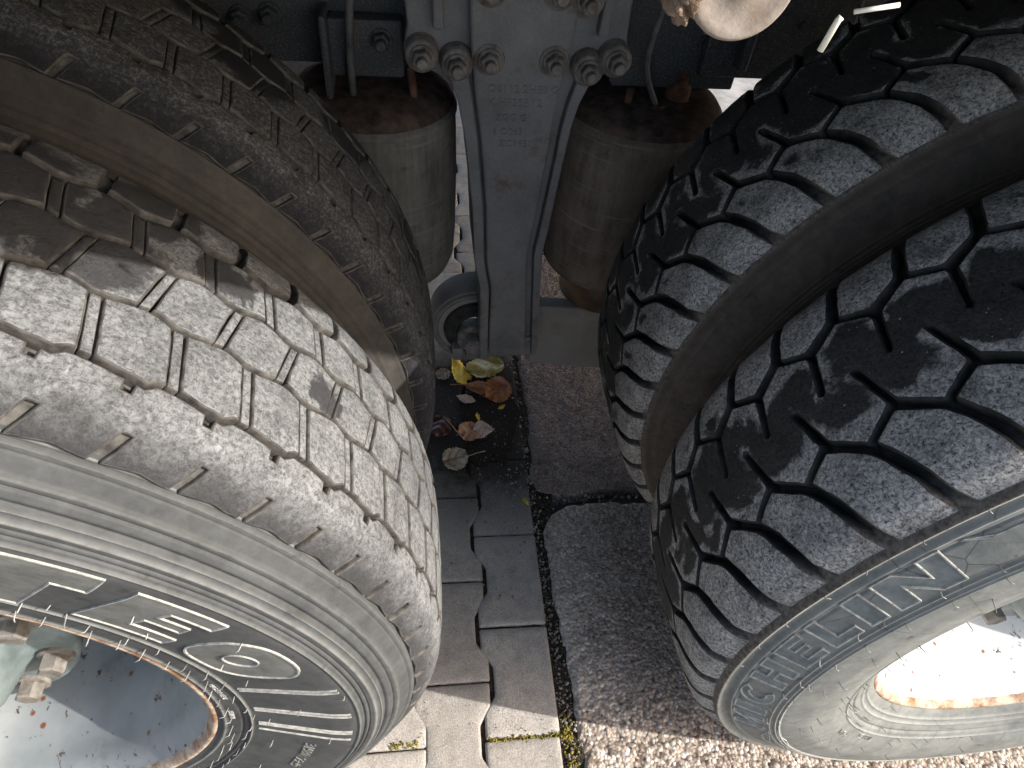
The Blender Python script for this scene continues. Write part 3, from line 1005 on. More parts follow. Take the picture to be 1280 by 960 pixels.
BUILT = {}
def make_wheel(side, outer, label, phase=0.0):
    sgn = 1 if side == 'L' else -1
    cx = CXL if side == 'L' else CXR
    prof, floor = (profL, floorL) if side == 'L' else (profR, floorR)
    root = thing('wheel', label, 'truck wheel', (cx if outer else cx + .004 * sgn, 0 if outer else (DUAL_L if side == 'L' else DUAL_R), 0), 'twin rear truck wheels')
    key = side
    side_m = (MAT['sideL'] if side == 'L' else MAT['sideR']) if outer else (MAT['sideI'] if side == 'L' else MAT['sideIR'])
    top_m = (MAT['worn'] if outer else MAT['worn_inner_shaded']) if side == 'L' else (MAT['dark'] if outer else MAT['dark_inner'])
    gro_m = MAT['groove'] if side == 'L' else MAT['groove_dark']
    V, F, M = carcass_mesh(prof, floor, 1.5 if outer else .45)
    tyre = mesh_obj('tyre', V, [f[::-1] for f in F], [side_m, gro_m], root, True, M, (0, 0, ZC))
    sc = []
    for x, y, z in V:
        rr = math.hypot(x, z)
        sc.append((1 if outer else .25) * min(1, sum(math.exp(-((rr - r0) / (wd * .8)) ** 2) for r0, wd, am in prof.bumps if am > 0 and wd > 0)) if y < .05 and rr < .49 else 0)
    add_attr(tyre, 'scuff', sc)
    pl = placer(prof, sgn)
    depth = .0125 if side == 'L' else .0165
    bev = .0014 if side == 'L' else .0022
    P, N = (PL_, 66) if side == 'L' else (PR_, 49)
    if key not in BUILT:
        pieces = []
        for q in (left_pieces() if side == 'L' else right_pieces()):
            nm, poly = q[0], q[1]
            drop = q[2] if len(q) > 2 else 0.0
            if nm == 'tie_bar':
                rings = [(0, -depth), (0, -drop - .0006), (.0005, -drop)]
            else:
                rings = [(-.0012 if side == 'R' else -.0004, -depth), (0, -bev), (bev * .3, -bev * .35), (bev * .95, 0)]
            var = []
            for vi in range(1 if nm == 'tie_bar' else 5):
                var.append(raised(poly, pl, rings, grid=.0055, step=.004, jit=.0003, wob=None if nm == 'tie_bar' else ((.0011 if side == 'R' else .0007), 31 * vi + len(pieces))))
            pieces.append((nm, var))
        if side == 'L':
            poly = left_shoulder(-40, 178)
            rings = [(-.0003, -.0062), (0, -.0016), (.0005, -.0005), (.0014, 0)]
            ring = ('shoulder_rib',) + raised(poly, pl, rings, grid=.0055, step=.004, jit=.0003, wob=(.0006, 5))
            BUILT[key + 'sh'] = ring
        else:
            poly = right_centre(-30, 176)
            rings = [(-.0012, -depth), (0, -bev), (bev * .3, -bev * .35), (bev * .95, 0)]
            ring = ('centre_rib',) + raised(poly, pl, rings, grid=.0055, step=.0042, jit=.0003, wob=(.0009, 9))
            BUILT[key + 'sh'] = ring
        BUILT[key] = pieces
    def orient(F, V):
        s = 0
        for f in F[-60:]:
            a, b, c = (Vector(V[i]) for i in f[:3])
            n = (b - a).cross(c - a)
            ctr = Vector((a.x, 0, a.z))
            s += n.normalized().dot(ctr.normalized())
        return [f[::-1] for f in F] if s < 0 else F
    nm, Vb, Fb, Mb, Eb = BUILT[key + 'sh']
    me_key = 'mesh' + key + 'sh'
    Vc = [(x, y, max(z, -ZC + .0015)) for x, y, z in Vb]
    o = mesh_obj(nm, Vc, orient(Fb, Vb), [top_m, gro_m], tyre, True, Mb)
    add_attr(o, 'edge_dist', Eb)
    o.rotation_euler = (0, sgn * R(phase % P), 0)
    for i, (nm, var) in enumerate(BUILT[key]):
        meshes = []
        for vi, (Vb, Fb, Mb, Eb) in enumerate(var):
            mk = f'mesh{key}{i}_{vi}{outer}'
            if mk not in BUILT:
                me = bpy.data.meshes.new(nm)
                me.from_pydata(Vb, [], orient(Fb, Vb))
                me.materials.append(top_m); me.materials.append(gro_m)
                me.polygons.foreach_set('material_index', Mb)
                me.polygons.foreach_set('use_smooth', [True] * len(me.polygons))
                at = me.attributes.new('edge_dist', 'FLOAT', 'POINT')
                at.data.foreach_set('value', [float(e) for e in Eb])
                BUILT[mk] = me
            meshes.append(BUILT[mk])
        mid = np.mean(np.array(var[0][0]), 0)
        a0 = math.degrees(math.atan2(mid[0], mid[2])) * sgn
        for k in range(N):
            b = k * P + phase
            a = (a0 + b + 180) % 360 - 180
            if abs(abs(a) - 180) < 19:
                continue
            o = bpy.data.objects.new(nm, meshes[(k * 7 + k // 3) % len(meshes)])
            C.objects.link(o); o.parent = tyre
            o.rotation_euler = (0, sgn * R(b), 0)
    hub_and_rim(root, MAT['rimL'] if side == 'L' else MAT['rimR'], outer)
    return root, tyre

WL, tyL = make_wheel('L', True, 'outer left truck wheel with worn grey ribbed tread and rust-edged blue-grey rim')
make_wheel('L', False, 'inner left truck wheel behind the sunlit ribbed one, tread in deep shade', 2.1)
WR, tyR = make_wheel('R', True, 'outer right truck wheel with chunky hexagonal black tread and white rim')
make_wheel('R', False, 'inner right truck wheel with chunky dark tread beside the brown air spring', 1.5)

# ---- writing and marks on the right sidewall
sm = [MAT['letterR'], MAT['edge']]
def letter(ch, a0, a1, r0=.4385, r1=.4695):
    """block letter, read clockwise round the tyre: x runs to smaller psi"""
    w_ = a1 - a0
    X = lambda t: a1 - t * w_
    Y = lambda t: r0 + t * (r1 - r0)
    G = {
        'I': [[(0, 0), (1, 0), (1, 1), (0, 1)]],
        'L': [[(0, 0), (1, 0), (1, .30), (.42, .30), (.42, 1), (0, 1)]],
        'E': [[(0, 0), (1, 0), (1, .25), (.44, .25), (.44, .40), (.86, .40), (.86, .62), (.44, .62), (.44, .76), (1, .76), (1, 1), (0, 1)]],
        'H': [[(0, 0), (.36, 0), (.36, .38), (.64, .38), (.64, 0), (1, 0), (1, 1), (.64, 1), (.64, .64), (.36, .64), (.36, 1), (0, 1)]],
        'N': [[(0, 0), (.33, 0), (.33, .52), (.66, 0), (1, 0), (1, 1), (.67, 1), (.67, .48), (.34, 1), (0, 1)]],
        'M': [[(0, 0), (.26, 0), (.26, .55), (.5, .1), (.74, .55), (.74, 0), (1, 0), (1, 1), (.74, 1), (.5, .55), (.26, 1), (0, 1)]],
        'C': [[(.5 + .5 * math.cos(R(a)), .5 + .5 * math.sin(R(a))) for a in range(48, 313, 12)] + [(.5 + .20 * math.cos(R(a)), .5 + .22 * math.sin(R(a))) for a in range(312, 47, -22)]],
    }[ch]
    for p in G:
        raised_mark('raised_letter', [(X(x), Y(y)) for x, y in p], tyR, profR, -1, sm, .0017, .0013)
for ch, a0, a1 in (('N', 60.0, 68.2), ('I', 69.6, 72.4), ('L', 73.6, 78.7), ('E', 80.0, 85.6), ('H', 87.2, 93.6), ('C', 94.8, 101.2), ('I', 102.6, 105.6), ('M', 107.0, 113.6)):
    letter(ch, a0, a1)
# panel outlines beyond the word: a curved ridge and a wing-shaped emblem
raised_mark('sidewall_ridge', [(49, .4600), (49, .4615), (55, .4615), (57.5, .4685), (58, .4675), (55.6, .4600)], tyR, profR, -1, sm, .0010, .0004)
raised_mark('sidewall_ridge', [(46, .431), (46, .4325), (49.5, .4325), (52.5, .4385), (53, .4375), (50, .431)], tyR, profR, -1, sm, .0010, .0004)
raised_mark('emblem', [(115.5, .438), (119, .446), (124, .449), (130, .445), (135, .437), (130, .434), (126, .437), (121, .433), (118, .429)], tyR, profR, -1, sm, .0010, .0008)
raised_mark('emblem', [(117.5, .424), (121, .428), (125, .428), (129, .424), (125, .4215), (121, .419)], tyR, profR, -1, sm, .0010, .0008)
def tiny_text(txt, psi, r, size, parent, prof, sgn, mats, tang=True, h=.0008, name='small_lettering'):
    cu = bpy.data.curves.new('small_lettering', 'FONT')
    cu.body = txt; cu.size = size; cu.align_x = 'CENTER'; cu.resolution_u = 2
    tmp = bpy.data.objects.new('tmp', cu); C.objects.link(tmp)
    dg = bpy.context.evaluated_depsgraph_get()
    me = bpy.data.meshes.new_from_object(tmp.evaluated_get(dg))
    V = []
    for v in me.vertices:
        x, y = v.co.x, v.co.y
        if not tang:
            x, y = y, -x
        rr = r + y
        a = math.radians(psi) * sgn + x / r
        s = prof.s_of_r(rr)
        yy, r3 = prof.at(s, h)
        V.append((float(r3) * math.sin(a), float(yy), float(r3) * math.cos(a)))
    F = [tuple(p.vertices) for p in me.polygons]
    bpy.data.objects.remove(tmp); bpy.data.curves.remove(cu); bpy.data.meshes.remove(me)
    n = len(V)
    # walls down to the rubber
    from collections import Counter
    ec = Counter()
    for f in F:
        for i in range(len(f)):
            ec[(f[i], f[(i + 1) % len(f)])] += 1
    V2 = V + [(x, y + h * 1.4, z) for x, y, z in V]
    W = [(a, b, b + n, a + n) for (a, b) in ec if (b, a) not in ec]
    return mesh_obj(name, V2, flipf(W + F, V2), mats, parent, False)
tiny_text('TUBELESS', 140, .345, .010, tyR, profR, -1, MAT['hair'])
tiny_text('RADIAL', 128, .352, .011, tyR, profR, -1, MAT['hair'])
tiny_text('REGROOVABLE', 172, .340, .006, tyR, profR, -1, MAT['hair'])

hs = []
for q in range(48, 178, 4):
    for r in (.3385, .352, .366, .384, .400):
        if rnd.random() < .34:
            hs.append((q + rnd.uniform(-1.2, 1.2), r + rnd.uniform(-.003, .003), rnd.uniform(.006, .011)))
for q in range(46, 130, 6):
    hs.append((q + rnd.uniform(-1.5, 1.5), .4395 + rnd.uniform(-.006, .002), .009))
    hs.append((q + rnd.uniform(-1.5, 1.5), .4250, .009))
    hs.append((q + 2, .4855, .010))
for q in range(60, 150, 14):
    hs.append((q, .330 + rnd.uniform(-.01, .004), .008))
hairs(tyR, profR, -1, hs)

# ---- writing and marks on the left sidewall
sl_ = [MAT['letterL'], MAT['edge']]
raised_mark('raised_letter', [(30.8, .397), (30.8, .4275), (46.9, .4275), (47.4, .397), (44.3, .397), (44.9, .332), (38.4, .332), (38.0, .397)], tyL, profL, 1, sl_, .0013, .0013)
raised_mark('raised_letter', [(49.9, .3405), (49.9, .4235), (59.6, .4235), (59.9, .405), (55.0, .405), (55.0, .393), (58.9, .393), (59.6, .3765), (55.1, .3765), (55.2, .3605), (61.6, .3605), (62.1, .3425)], tyL, profL, 1, sl_, .0013, .0013)
bd = [(69.6 + 6.4 * math.copysign(abs(math.cos(R(a))) ** .75, math.cos(R(a))), .380 + .0405 * math.copysign(abs(math.sin(R(a))) ** .75, math.sin(R(a)))) for a in range(0, 360, 10)]
raised_mark('badge', bd, tyL, profL, 1, sl_, .0014, .0018)
raised_mark('badge', [(69.4 + 2.1 * math.cos(R(a)), .379 + .0150 * math.sin(R(a))) for a in range(0, 360, 15)], tyL, profL, 1, sl_, .0016, .0012)
for a in (81.6, 82.5, 90.8, 91.8, 98.0, 98.9, 101.4):
    raised_mark('sidewall_ridge', [(a, .337), (a - 1.2, .428), (a - .9, .428), (a + .3, .337)], tyL, profL, 1, sl_, .0012, .0004)
for txt, a in (('315', 106.6), ('80', 109.6), ('R 22.5', 113.4)):
    tiny_text(txt, a, .385, .017, tyL, profL, 1, MAT['letterL'], True, .0010)
tiny_text('MADE IN E.U.', 84, .3135, .007, tyL, profL, 1, MAT['edge'])
tiny_text('152/148', 96, .3105, .007, tyL, profL, 1, MAT['edge'])
hs = [(36 + 4.7 * k + rnd.uniform(-1, 1), .313 + rnd.uniform(-.004, .006), rnd.uniform(.007, .012)) for k in range(24)]
hs += [(34 + 5.1 * k + rnd.uniform(-1, 1), .330 + rnd.uniform(-.004, .006), rnd.uniform(.006, .010)) for k in range(20)]
hs += [(34 + 6.1 * k + rnd.uniform(-1.5, 1.5), .385 + rnd.uniform(-.045, .045), rnd.uniform(.004, .008)) for k in range(16)]
hairs(tyL, profL, 1, hs)

# ------------------------------------------------------------------ suspension bracket
BY = 0.735
br = thing('suspension_bracket', 'blue-grey cast bracket with bolts hanging between the two air springs', 'bracket', (0.02, .79, 0.21))
def P_(o, name, mb, mats, smooth=False):
    ob = mb.obj(name, mats, o, smooth)
    ob.matrix_parent_inverse = Matrix.Translation(-o.location)
    return ob
outl = [(-.162, 1.02), (-.156, .865), (-.152, .826), (-.156, .812), (-.157, .790), (-.148, .777), (-.134, .773), (-.112, .765), (-.098, .752), (-.083, .733), (-.072, .681), (-.055, .555), (-.047, .446), (-.034, .385), (-.026, .207), (.093, .207), (.079, .385), (.073, .461), (.078, .517), (.084, .614), (.090, .698), (.097, .735), (.113, .760), (.138, .776), (.152, .778), (.160, .790), (.159, .812), (.155, .826), (.153, .879), (.156, 1.02)]
m = MB()
m.prism(round_corners(outl, .006, 2), BY + .022, BY + .13, .004)
bm_back = None
# side flanges standing proud
def strip_poly(a, b):
    return a + b[::-1]
lf = [(-.098, .772), (-.083, .733), (-.072, .681), (-.055, .555), (-.047, .446), (-.034, .385), (-.026, .209)]
li = [(-.070, .778), (-.061, .733), (-.052, .681), (-.037, .555), (-.029, .446), (-.017, .385), (-.010, .209)]
m.prism(round_corners(strip_poly(lf, li), .003, 2), BY + .003, BY + .05, .0045)
rf = [(.110, .772), (.096, .733), (.090, .698), (.084, .614), (.078, .517), (.073, .461), (.079, .385), (.093, .209)]
ri = [(.090, .778), (.080, .733), (.075, .698), (.070, .614), (.063, .517), (.058, .461), (.064, .385), (.079, .209)]
m.prism(round_corners(strip_poly(rf, ri), .003, 2), BY + .003, BY + .05, .0045)
# centre panel
pan = [(-.060, .748), (-.048, .681), (-.033, .555), (-.026, .446), (-.014, .385), (-.009, .2095), (.066, .2095), (.052, .385), (.046, .461), (.052, .517), (.058, .614), (.061, .698), (.064, .748), (.074, .82), (.080, 1.0), (-.080, 1.0), (-.068, .82)]
m.prism(round_corners(pan, .014, 3), BY, BY + .05, .006)
# upper outer ribs
m.prism(round_corners([(-.118, .83), (-.104, .83), (-.108, 1.0), (-.124, 1.0)], .003, 2), BY + .004, BY + .05, .004)
m.prism(round_corners([(.108, .83), (.122, .83), (.128, 1.0), (.113, 1.0)], .003, 2), BY + .004, BY + .05, .004)
# foot block
m.box((.034, BY + .065, .222), (.112, .10, .05), .005)
P_(br, 'bracket_casting', m, MAT['cast'])
# bolts
def bolt(root, x, z, y, s=1.0, mat=None):
    m = MB()
    m.lathe([(y + .012, .0175 * s), (y + .001, .0175 * s), (y - .002, .0160 * s), (y - .002, .0)], 'Y', 28, 0, (x, 0, z))

    a0 = rnd.random()
    m.lathe([(y, .0138 * s), (y - .0125, .0138 * s), (y - .0145, .0120 * s), (y - .0145, .0)], 'Y', 6, 0, (x, 0, z), a0, a0 + 2 * math.pi)
    m.lathe([(y - .010, .0078 * s), (y - .024, .0078 * s), (y - .0255, .0065 * s), (y - .0255, .0)], 'Y', 18, 0, (x, 0, z))
    return P_(root, 'hex_bolt', m, mat or MAT['bolt'])
for x, z in ((-.134, .797), (-.086, .787), (-.041, .796), (.050, .797), (.101, .786), (.139, .800), (.086, .877), (.046, .884), (-.044, .884), (-.135, .90)):
    m = MB()
    m.lathe([(BY + .03, .0245), (BY + .001, .0225), (BY - .003, .0195), (BY - .003, 0)], 'Y', 28, 0, (x, 0, z))
    P_(br, 'bolt_boss', m, MAT['bolt'], True)
    bolt(br, x, z, BY - .004)
def flat_text(txt, x, y, z, size, parent, mat, name='cast_lettering', th=.0016):
    cu = bpy.data.curves.new('cast_lettering', 'FONT')
    cu.body = txt; cu.size = size; cu.extrude = th; cu.resolution_u = 2
    tmp = bpy.data.objects.new('tmp', cu); C.objects.link(tmp)
    dg = bpy.context.evaluated_depsgraph_get()
    me = bpy.data.meshes.new_from_object(tmp.evaluated_get(dg))
    V = [(x + v.co.x, y - v.co.z, z + v.co.y) for v in me.vertices]
    F = [tuple(p.vertices) for p in me.polygons]
    bpy.data.objects.remove(tmp); bpy.data.curves.remove(cu); bpy.data.meshes.remove(me)
    o = mesh_obj(name, V, F, mat, parent, False)
    o.matrix_parent_inverse = Matrix.Translation(-parent.location)
    return o
for t, x, z, sz in (('O8112 2HE0 G', -.042, .751, .0165), ('K HF2SE 12', -.040, .731, .0165), ('ZGG G', -.028, .709, .0150), ('6 O0631', -.031, .687, .0150), ('ZC9631', -.020, .668, .0155)):
    flat_text(t, x, BY + .0004, z, sz, br, MAT['castdark'])

# ------------------------------------------------------------------ trailing arm and pivot
ta = thing('trailing_arm', 'grey steel suspension arm with round rubber pivot at the bracket foot', 'suspension arm', (0.0, .82, .2))
m = MB()
m.prism(round_corners([(.085, .300), (.20, .290), (.42, .275), (.42, .118), (.255, .112), (.085, .135)], .01, 3), .785, .815, .006)
P_(ta, 'arm_plate', m, MAT['arm'])
pc = (-.030, 0, .232)
m = MB()
m.lathe([(.865, .093), (.805, .093), (.800, .090), (.800, .066)], 'Y', 72, 0, pc)
P_(ta, 'pivot_eye', m, MAT['arm'], True)
m = MB()
m.lathe([(.802, .067), (.792, .066), (.790, .060), (.794, .050), (.789, .047), (.787, .040), (.795, .034)], 'Y', 72, 0, pc)
P_(ta, 'rubber_bush', m, MAT['rubber'], True)
m = MB()
m.lathe([(.802, .090), (.796, .089), (.794, .084), (.796, .079), (.801, .077)], 'Y', 72, 0, pc)
P_(ta, 'bush_ring', m, MAT['castdark'], True)
m = MB()
m.lathe([(.80, .034), (.775, .034), (.772, .031), (.772, 0)], 'Y', 40, 0, (-.036, 0, .222))
m.lathe([(.775, .023), (.748, .023), (.745, .020), (.745, 0)], 'Y', 6, 0, (-.036, 0, .222))
P_(ta, 'pivot_bolt', m, MAT['bolt'])
m = MB()
for x in (-.068, -.040, -.012):
    m.box((x, .80, .182), (.022, .06, .034), .003)
P_(ta, 'clamp_plate', m, MAT['castdark'])

# ------------------------------------------------------------------ air springs
def air_spring(x, y, label, bagmat, k):
    root = thing('air_spring', label, 'air spring', (x, y, .29), 'air springs on both sides of the bracket')
    def part(n, prof, mat, smooth=True, c=(0, 0), nn=72):
        m = MB(); m.lathe([(h + (.010 if h > .5 else 0), r * k) for h, r in prof], 'Z', nn, 0, (x + c[0], y + c[1], 0))
        return P_(root, n, m, mat, smooth)
    part('piston', [(.285, .0), (.285, .070), (.292, .082), (.345, .082), (.40, .080)], MAT['piston'])
    part('rubber_sleeve', [(.43, .082), (.390, .085), (.372, .098), (.370, .112), (.380, .124), (.40, .1315), (.45, .1335), (.56, .1335), (.64, .131), (.662, .129), (.6645, .130), (.6685, .128)], bagmat)
    part('bead_ring', [(.662, .1295), (.6645, .1325), (.6695, .1325), (.672, .129), (.677, .125)], bagmat)
    part('top_plate', [(.676, .1275), (.680, .128), (.692, .118), (.701, .098), (.7045, .06), (.7045, .0)], MAT['rustdark'])
    return root
a1 = air_spring(-.209, .855, 'grey dusty air spring left of the cast bracket', MAT['bag'], 1.0)
a2 = air_spring(.232, .855, 'brown dusty air spring right of the cast bracket, rusty fittings on top', MAT['bag2'], 1.05)
def part_tube(root, name, pts, rad, mat, n=14):
    m = MB(); m.tube(pts, rad, n)
    return P_(root, name, m, mat, True)
part_tube(a2, 'air_fitting', [(.275, .82, .70), (.275, .82, .735), (.275, .82, .738), (.275, .82, .755)], [.020, .020, .013, .013], MAT['rust'])
part_tube(a2, 'air_fitting', [(.235, .79, .695), (.235, .79, .714)], [.014, .014], MAT['rust'], 6)
part_tube(a2, 'stud', [(.187, .80, .67), (.190, .80, .735)], .006, MAT['rust'])
part_tube(a1, 'stud', [(-.142, .80, .67), (-.150, .80, .755)], .006, MAT['rust'])

# ------------------------------------------------------------------ chassis
ch = thing('chassis_rail', 'dark blue-grey chassis rail with bolts above the air springs', 'chassis', (0, .85, .74))
m = MB()
m.box((0, .845, .905), (3.4, .012, .33), .002)
m.box((0, .885, .738 + .006), (3.4, .08, .012), .003)
m.box((0, .885, 1.064), (3.4, .08, .012), .003)
P_(ch, 'rail_web', m, MAT['rail'])
def plate(c, d, mat=None, name='mount_plate', bev=.004):
    m = MB(); m.box(c, d, bev)
    return P_(ch, name, m, mat or MAT['rail'])
plate((-.212, .818, .776), (.105, .030, .080))
plate((-.268, .812, .765), (.010, .06, .12))
plate((.262, .826, .83), (.20, .022, .20))
plate((.40, .80, .835), (.22, .022, .15))
plate((.345, .79, .825), (.016, .05, .09))
for x, z in ((-.385, .80), (-.345, .805), (-.43, .805), (-.19, .79), (.30, .80), (.43, .84)):
    bolt(ch, x, z, .838 if x < -.3 else (.803 if x < 0 else .812), .95, MAT['rail'])
m = MB()
for x in (-1.3, 1.3):
    m.box((x, 1.25, .90), (.08, .8, .2), .01)
m.box((0, 1.65, .905), (3.4, .012, .33), .002)
P_(ch, 'cross_member', m, MAT['rail'])

def cable(name, label, pts, rad, mat):
    # smooth the polyline
    P = [Vector(p) for p in pts]
    out = []
    for i in range(len(P) - 1):
        p0, p1, p2, p3 = P[max(i - 1, 0)], P[i], P[i + 1], P[min(i + 2, len(P) - 1)]
        for k in range(6):
            t = k / 6
            out.append(.5 * ((2 * p1) + (p2 - p0) * t + (2 * p0 - 5 * p1 + 4 * p2 - p3) * t * t + (3 * p1 - p0 - 3 * p2 + p3) * t ** 3))
    out.append(P[-1])
    m = MB(); m.tube(out, rad, 8)
    o = m.obj(name, mat, None, True)
    tag(o, label, 'cable')
    return o
cable('air_line', 'thin grey air line hanging above the grey air spring', [(-.215, .80, 1.02), (-.222, .79, .90), (-.231, .785, .82), (-.235, .79, .745), (-.235, .80, .69)], .0055, MAT['cable'])
cable('air_line', 'thin air line running down to the fitting of the brown air spring', [(.200, .72, 1.0), (.196, .75, .88), (.200, .78, .78), (.232, .79, .715)], .0045, MAT['cable'])
cable('wire_loop', 'small loop of wire dangling below the round dusty tube end', [(.235, .70, .93), (.236, .70, .88), (.243, .70, .855), (.250, .70, .88), (.250, .70, .92)], .0015, MAT['cable'])

# ------------------------------------------------------------------ mudguard stay tube, close to the lens
tb = thing('mudguard_tube', 'pale dusty round tube end caked with mud above the right air spring', 'tube', (-.035, .3, 1.115))
tc = (-.0545, 0, 1.1268)
m = MB()
m.lathe([(.80, .0148), (-.014, .0148), (-.0165, .0155), (-.0195, .0154), (-.0205, .0142), (-.0196, .0120), (-.0194, .0030), (-.0205, .0024), (-.0205, 0)], 'Y', 56, 0, tc)
P_(tb, 'tube', m, MAT['tube'], True)
bm = bmesh.new()
bmesh.ops.create_icosphere(bm, subdivisions=4, radius=1)
for v in bm.verts:
    p = v.co.copy()
    n_ = 1 + .16 * math.sin(7 * p.x + 3 * p.z) * math.cos(6 * p.z + 2) + .10 * math.sin(17 * p.z + 11 * p.x) + rnd.uniform(-.05, .05)
    v.co = Vector((p.x * .0052, p.y * .010, p.z * .0085)) * n_
me = bpy.data.meshes.new('mud_clod'); bm.to_mesh(me); bm.free()
me.materials.append(MAT['clod'])
me.polygons.foreach_set('use_smooth', [True] * len(me.polygons))
mo = bpy.data.objects.new('mud_clod', me); C.objects.link(mo)
mo.parent = tb; mo.location = Vector((tc[0] - .0160, -.0145, tc[2] - .0035)) - tb.location
st = MB()  # two small bright strips, added in place of slits of light
st.tube([(-.0125, .0, 1.1025), (-.0112, -.001, 1.1125), (-.0105, -.001, 1.1135)], .0011, 8)
o = st.obj('light_slit_strip', MAT['strip'], None, True)
tag(o, 'short bright strip added for a slit of light over the right tyres, nearer the tube end', 'light slit strip')
st = MB()
st.tube([(-.0075, -.002, 1.1155), (.006, -.003, 1.1185)], .0008, 8)
o = st.obj('light_slit_strip', MAT['strip'], None, True)
tag(o, 'slanting bright strip added for a slit of light at the top edge over the right tyres', 'light slit strip')

# ------------------------------------------------------------------ tipper body overhead (out of the picture, throws the shade)
bd = thing('tipper', 'steel truck body overhanging the wheels and chassis', 'truck body', (0, 1, 1.45))
m = MB()
m.box((0, 1.205, 1.215), (5.0, 2.40, .05), 0)
P_(bd, 'body_floor', m, MAT['board'])
m = MB()
m.box((0, -.0225, 1.42), (5.0, .05, .46), 0)
P_(bd, 'side_board', m, MAT['board'])
m = MB()
for x in (-1.6, -.8, 0.0, .8, 1.6):
    m.box((x, 1.20, 1.2895), (.07, 2.0, .098), 0)
P_(bd, 'floor_beam', m, MAT['board'])

# ------------------------------------------------------------------ ground
def struct(o):
    o['kind'] = 'structure'
    return o
g = mesh_obj('ground', [(-60, -60, -.05), (60, -60, -.05), (60, 60, -.05), (-60, 60, -.05)], [(0, 1, 2, 3)], MAT['asphalt'], None, False)
struct(g)
# dirt bed between and under the paving
n1, n2 = 90, 200
V, F = [], []
for j in range(n2 + 1):
    for i in range(n1 + 1):
        x = -1.0 + 1.12 * i / n1; y = -.6 + 4.2 * j / n2
        V.append((x, y, -.007 + .0025 * math.sin(x * 91 + y * 37) * math.cos(y * 71) + rnd.uniform(-.002, .002)))
for j in range(n2):
    for i in range(n1):
        a = j * (n1 + 1) + i
        F.append((a, a + 1, a + n1 + 2, a + n1 + 1))
struct(mesh_obj('joint_soil', V, F, MAT['soil'], None, True))

pav = bpy.data.objects.new('pavement', None); C.objects.link(pav); struct(pav)
AX = lambda y: -.049 + (y - .2) * .018            # mean line of the joint between the two columns
def paver_mesh(kind):
    """S-edged paver about 0.183 long: wide at both ends, waisted in the middle; kind 'edge' has one straight side"""
    L = .1812 / 2; hw = .0538
    am = .0098
    right = [(hw + am, -L), (hw + am, -.032 - .02), (hw - am, -.032 + .008), (hw - am, .032 - .008), (hw + am, .032 + .02), (hw + am, L)]
    left = [(-hw - am, L), (-hw - am, .052), (-hw + am, .024), (-hw + am, -.024), (-hw - am, -.052), (-hw - am, -L)]
    if kind == 'edge':
        right = [(hw + .004, -L), (hw + .004, L)]
    poly = round_corners(right + left, .004, 2)
    return raised(poly, lambda u, s, h: (u, s, h), [(0, -.03), (0, -.0045), (.0013, -.0014), (.004, 0)], grid=.014, step=.012, jit=.00035)
PM = {}
for kd in ('full', 'edge'):
    V, F, M, E = paver_mesh(kd)
    me = bpy.data.meshes.new('paver'); me.from_pydata(V, [], F); me.materials.append(MAT['paver'])
    me.polygons.foreach_set('use_smooth', [True] * len(me.polygons)); PM[kd] = me
def add_paver(kd, x, y):
    o = bpy.data.objects.new('paver', PM[kd]); C.objects.link(o); o.parent = pav
    o.location = (x + rnd.uniform(-.001, .001), y + rnd.uniform(-.001, .001), rnd.uniform(-.0022, .0006))
    lev = .12 if abs(x) < .13 and .48 < y < 1.0 else 1.0          # level and sunk a little where the puddle stands
    if lev < 1:
        o.location.z = -.0016 + .2 * o.location.z
    o.rotation_euler = (lev * rnd.uniform(-.008, .008), lev * rnd.uniform(-.010, .010), rnd.uniform(-.008, .008) - .018)
for col in range(0, 4):
    for k in range(-2, 16):
        y = (.1715 if col % 2 == 0 else .0800 + .1835 * .5 - .0918 + .0918) + .1835 * k
        y = .1715 + .0918 + .1835 * k if col % 2 == 0 else .1715 + .1835 * k
        # joints: right column at .078, .265, .448 ; left column at .171, .354
        if col == 0:
            add_paver('edge', AX(y) + .0555, .1715 + .1835 * k)
        else:
            x = AX(y) - .0555 - .110 * (col - 1)
            yy = .2632 + .1835 * k if col % 2 == 1 else .1715 + .1835 * k
            if x < -.30 and not (-.35 < yy < 3.0):
                continue
            add_paver('full', x, yy)

# stone slabs (coarse aggregate)
ker = bpy.data.objects.new('kerb', None); C.objects.link(ker); struct(ker)
def vnoise(x, y, seed):
    xi, yi = np.floor(x).astype(int), np.floor(y).astype(int)
    fx, fy = x - xi, y - yi
    fx = fx * fx * (3 - 2 * fx); fy = fy * fy * (3 - 2 * fy)
    def h(a, b):
        return ((np.sin(a * 127.1 + b * 311.7 + seed * 74.7) * 43758.5453) % 1.0)
    return (h(xi, yi) * (1 - fx) + h(xi + 1, yi) * fx) * (1 - fy) + (h(xi, yi + 1) * (1 - fx) + h(xi + 1, yi + 1) * fx) * fy
def pebbles(x, y, cell, seed):
    X, Y = x / cell, y / cell
    xi, yi = np.floor(X), np.floor(Y)
    best = np.full(x.shape, 9.0)
    for dx in (-1, 0, 1):
        for dy in (-1, 0, 1):
            a, b = xi + dx, yi + dy
            jx = (np.sin(a * 127.1 + b * 311.7 + seed) * 43758.5453) % 1.0
            jy = (np.sin(a * 269.5 + b * 183.3 + seed) * 43758.5453) % 1.0
            best = np.minimum(best, (X - a - jx) ** 2 + (Y - b - jy) ** 2)
    return np.sqrt(np.maximum(0, 1 - best * 1.4))
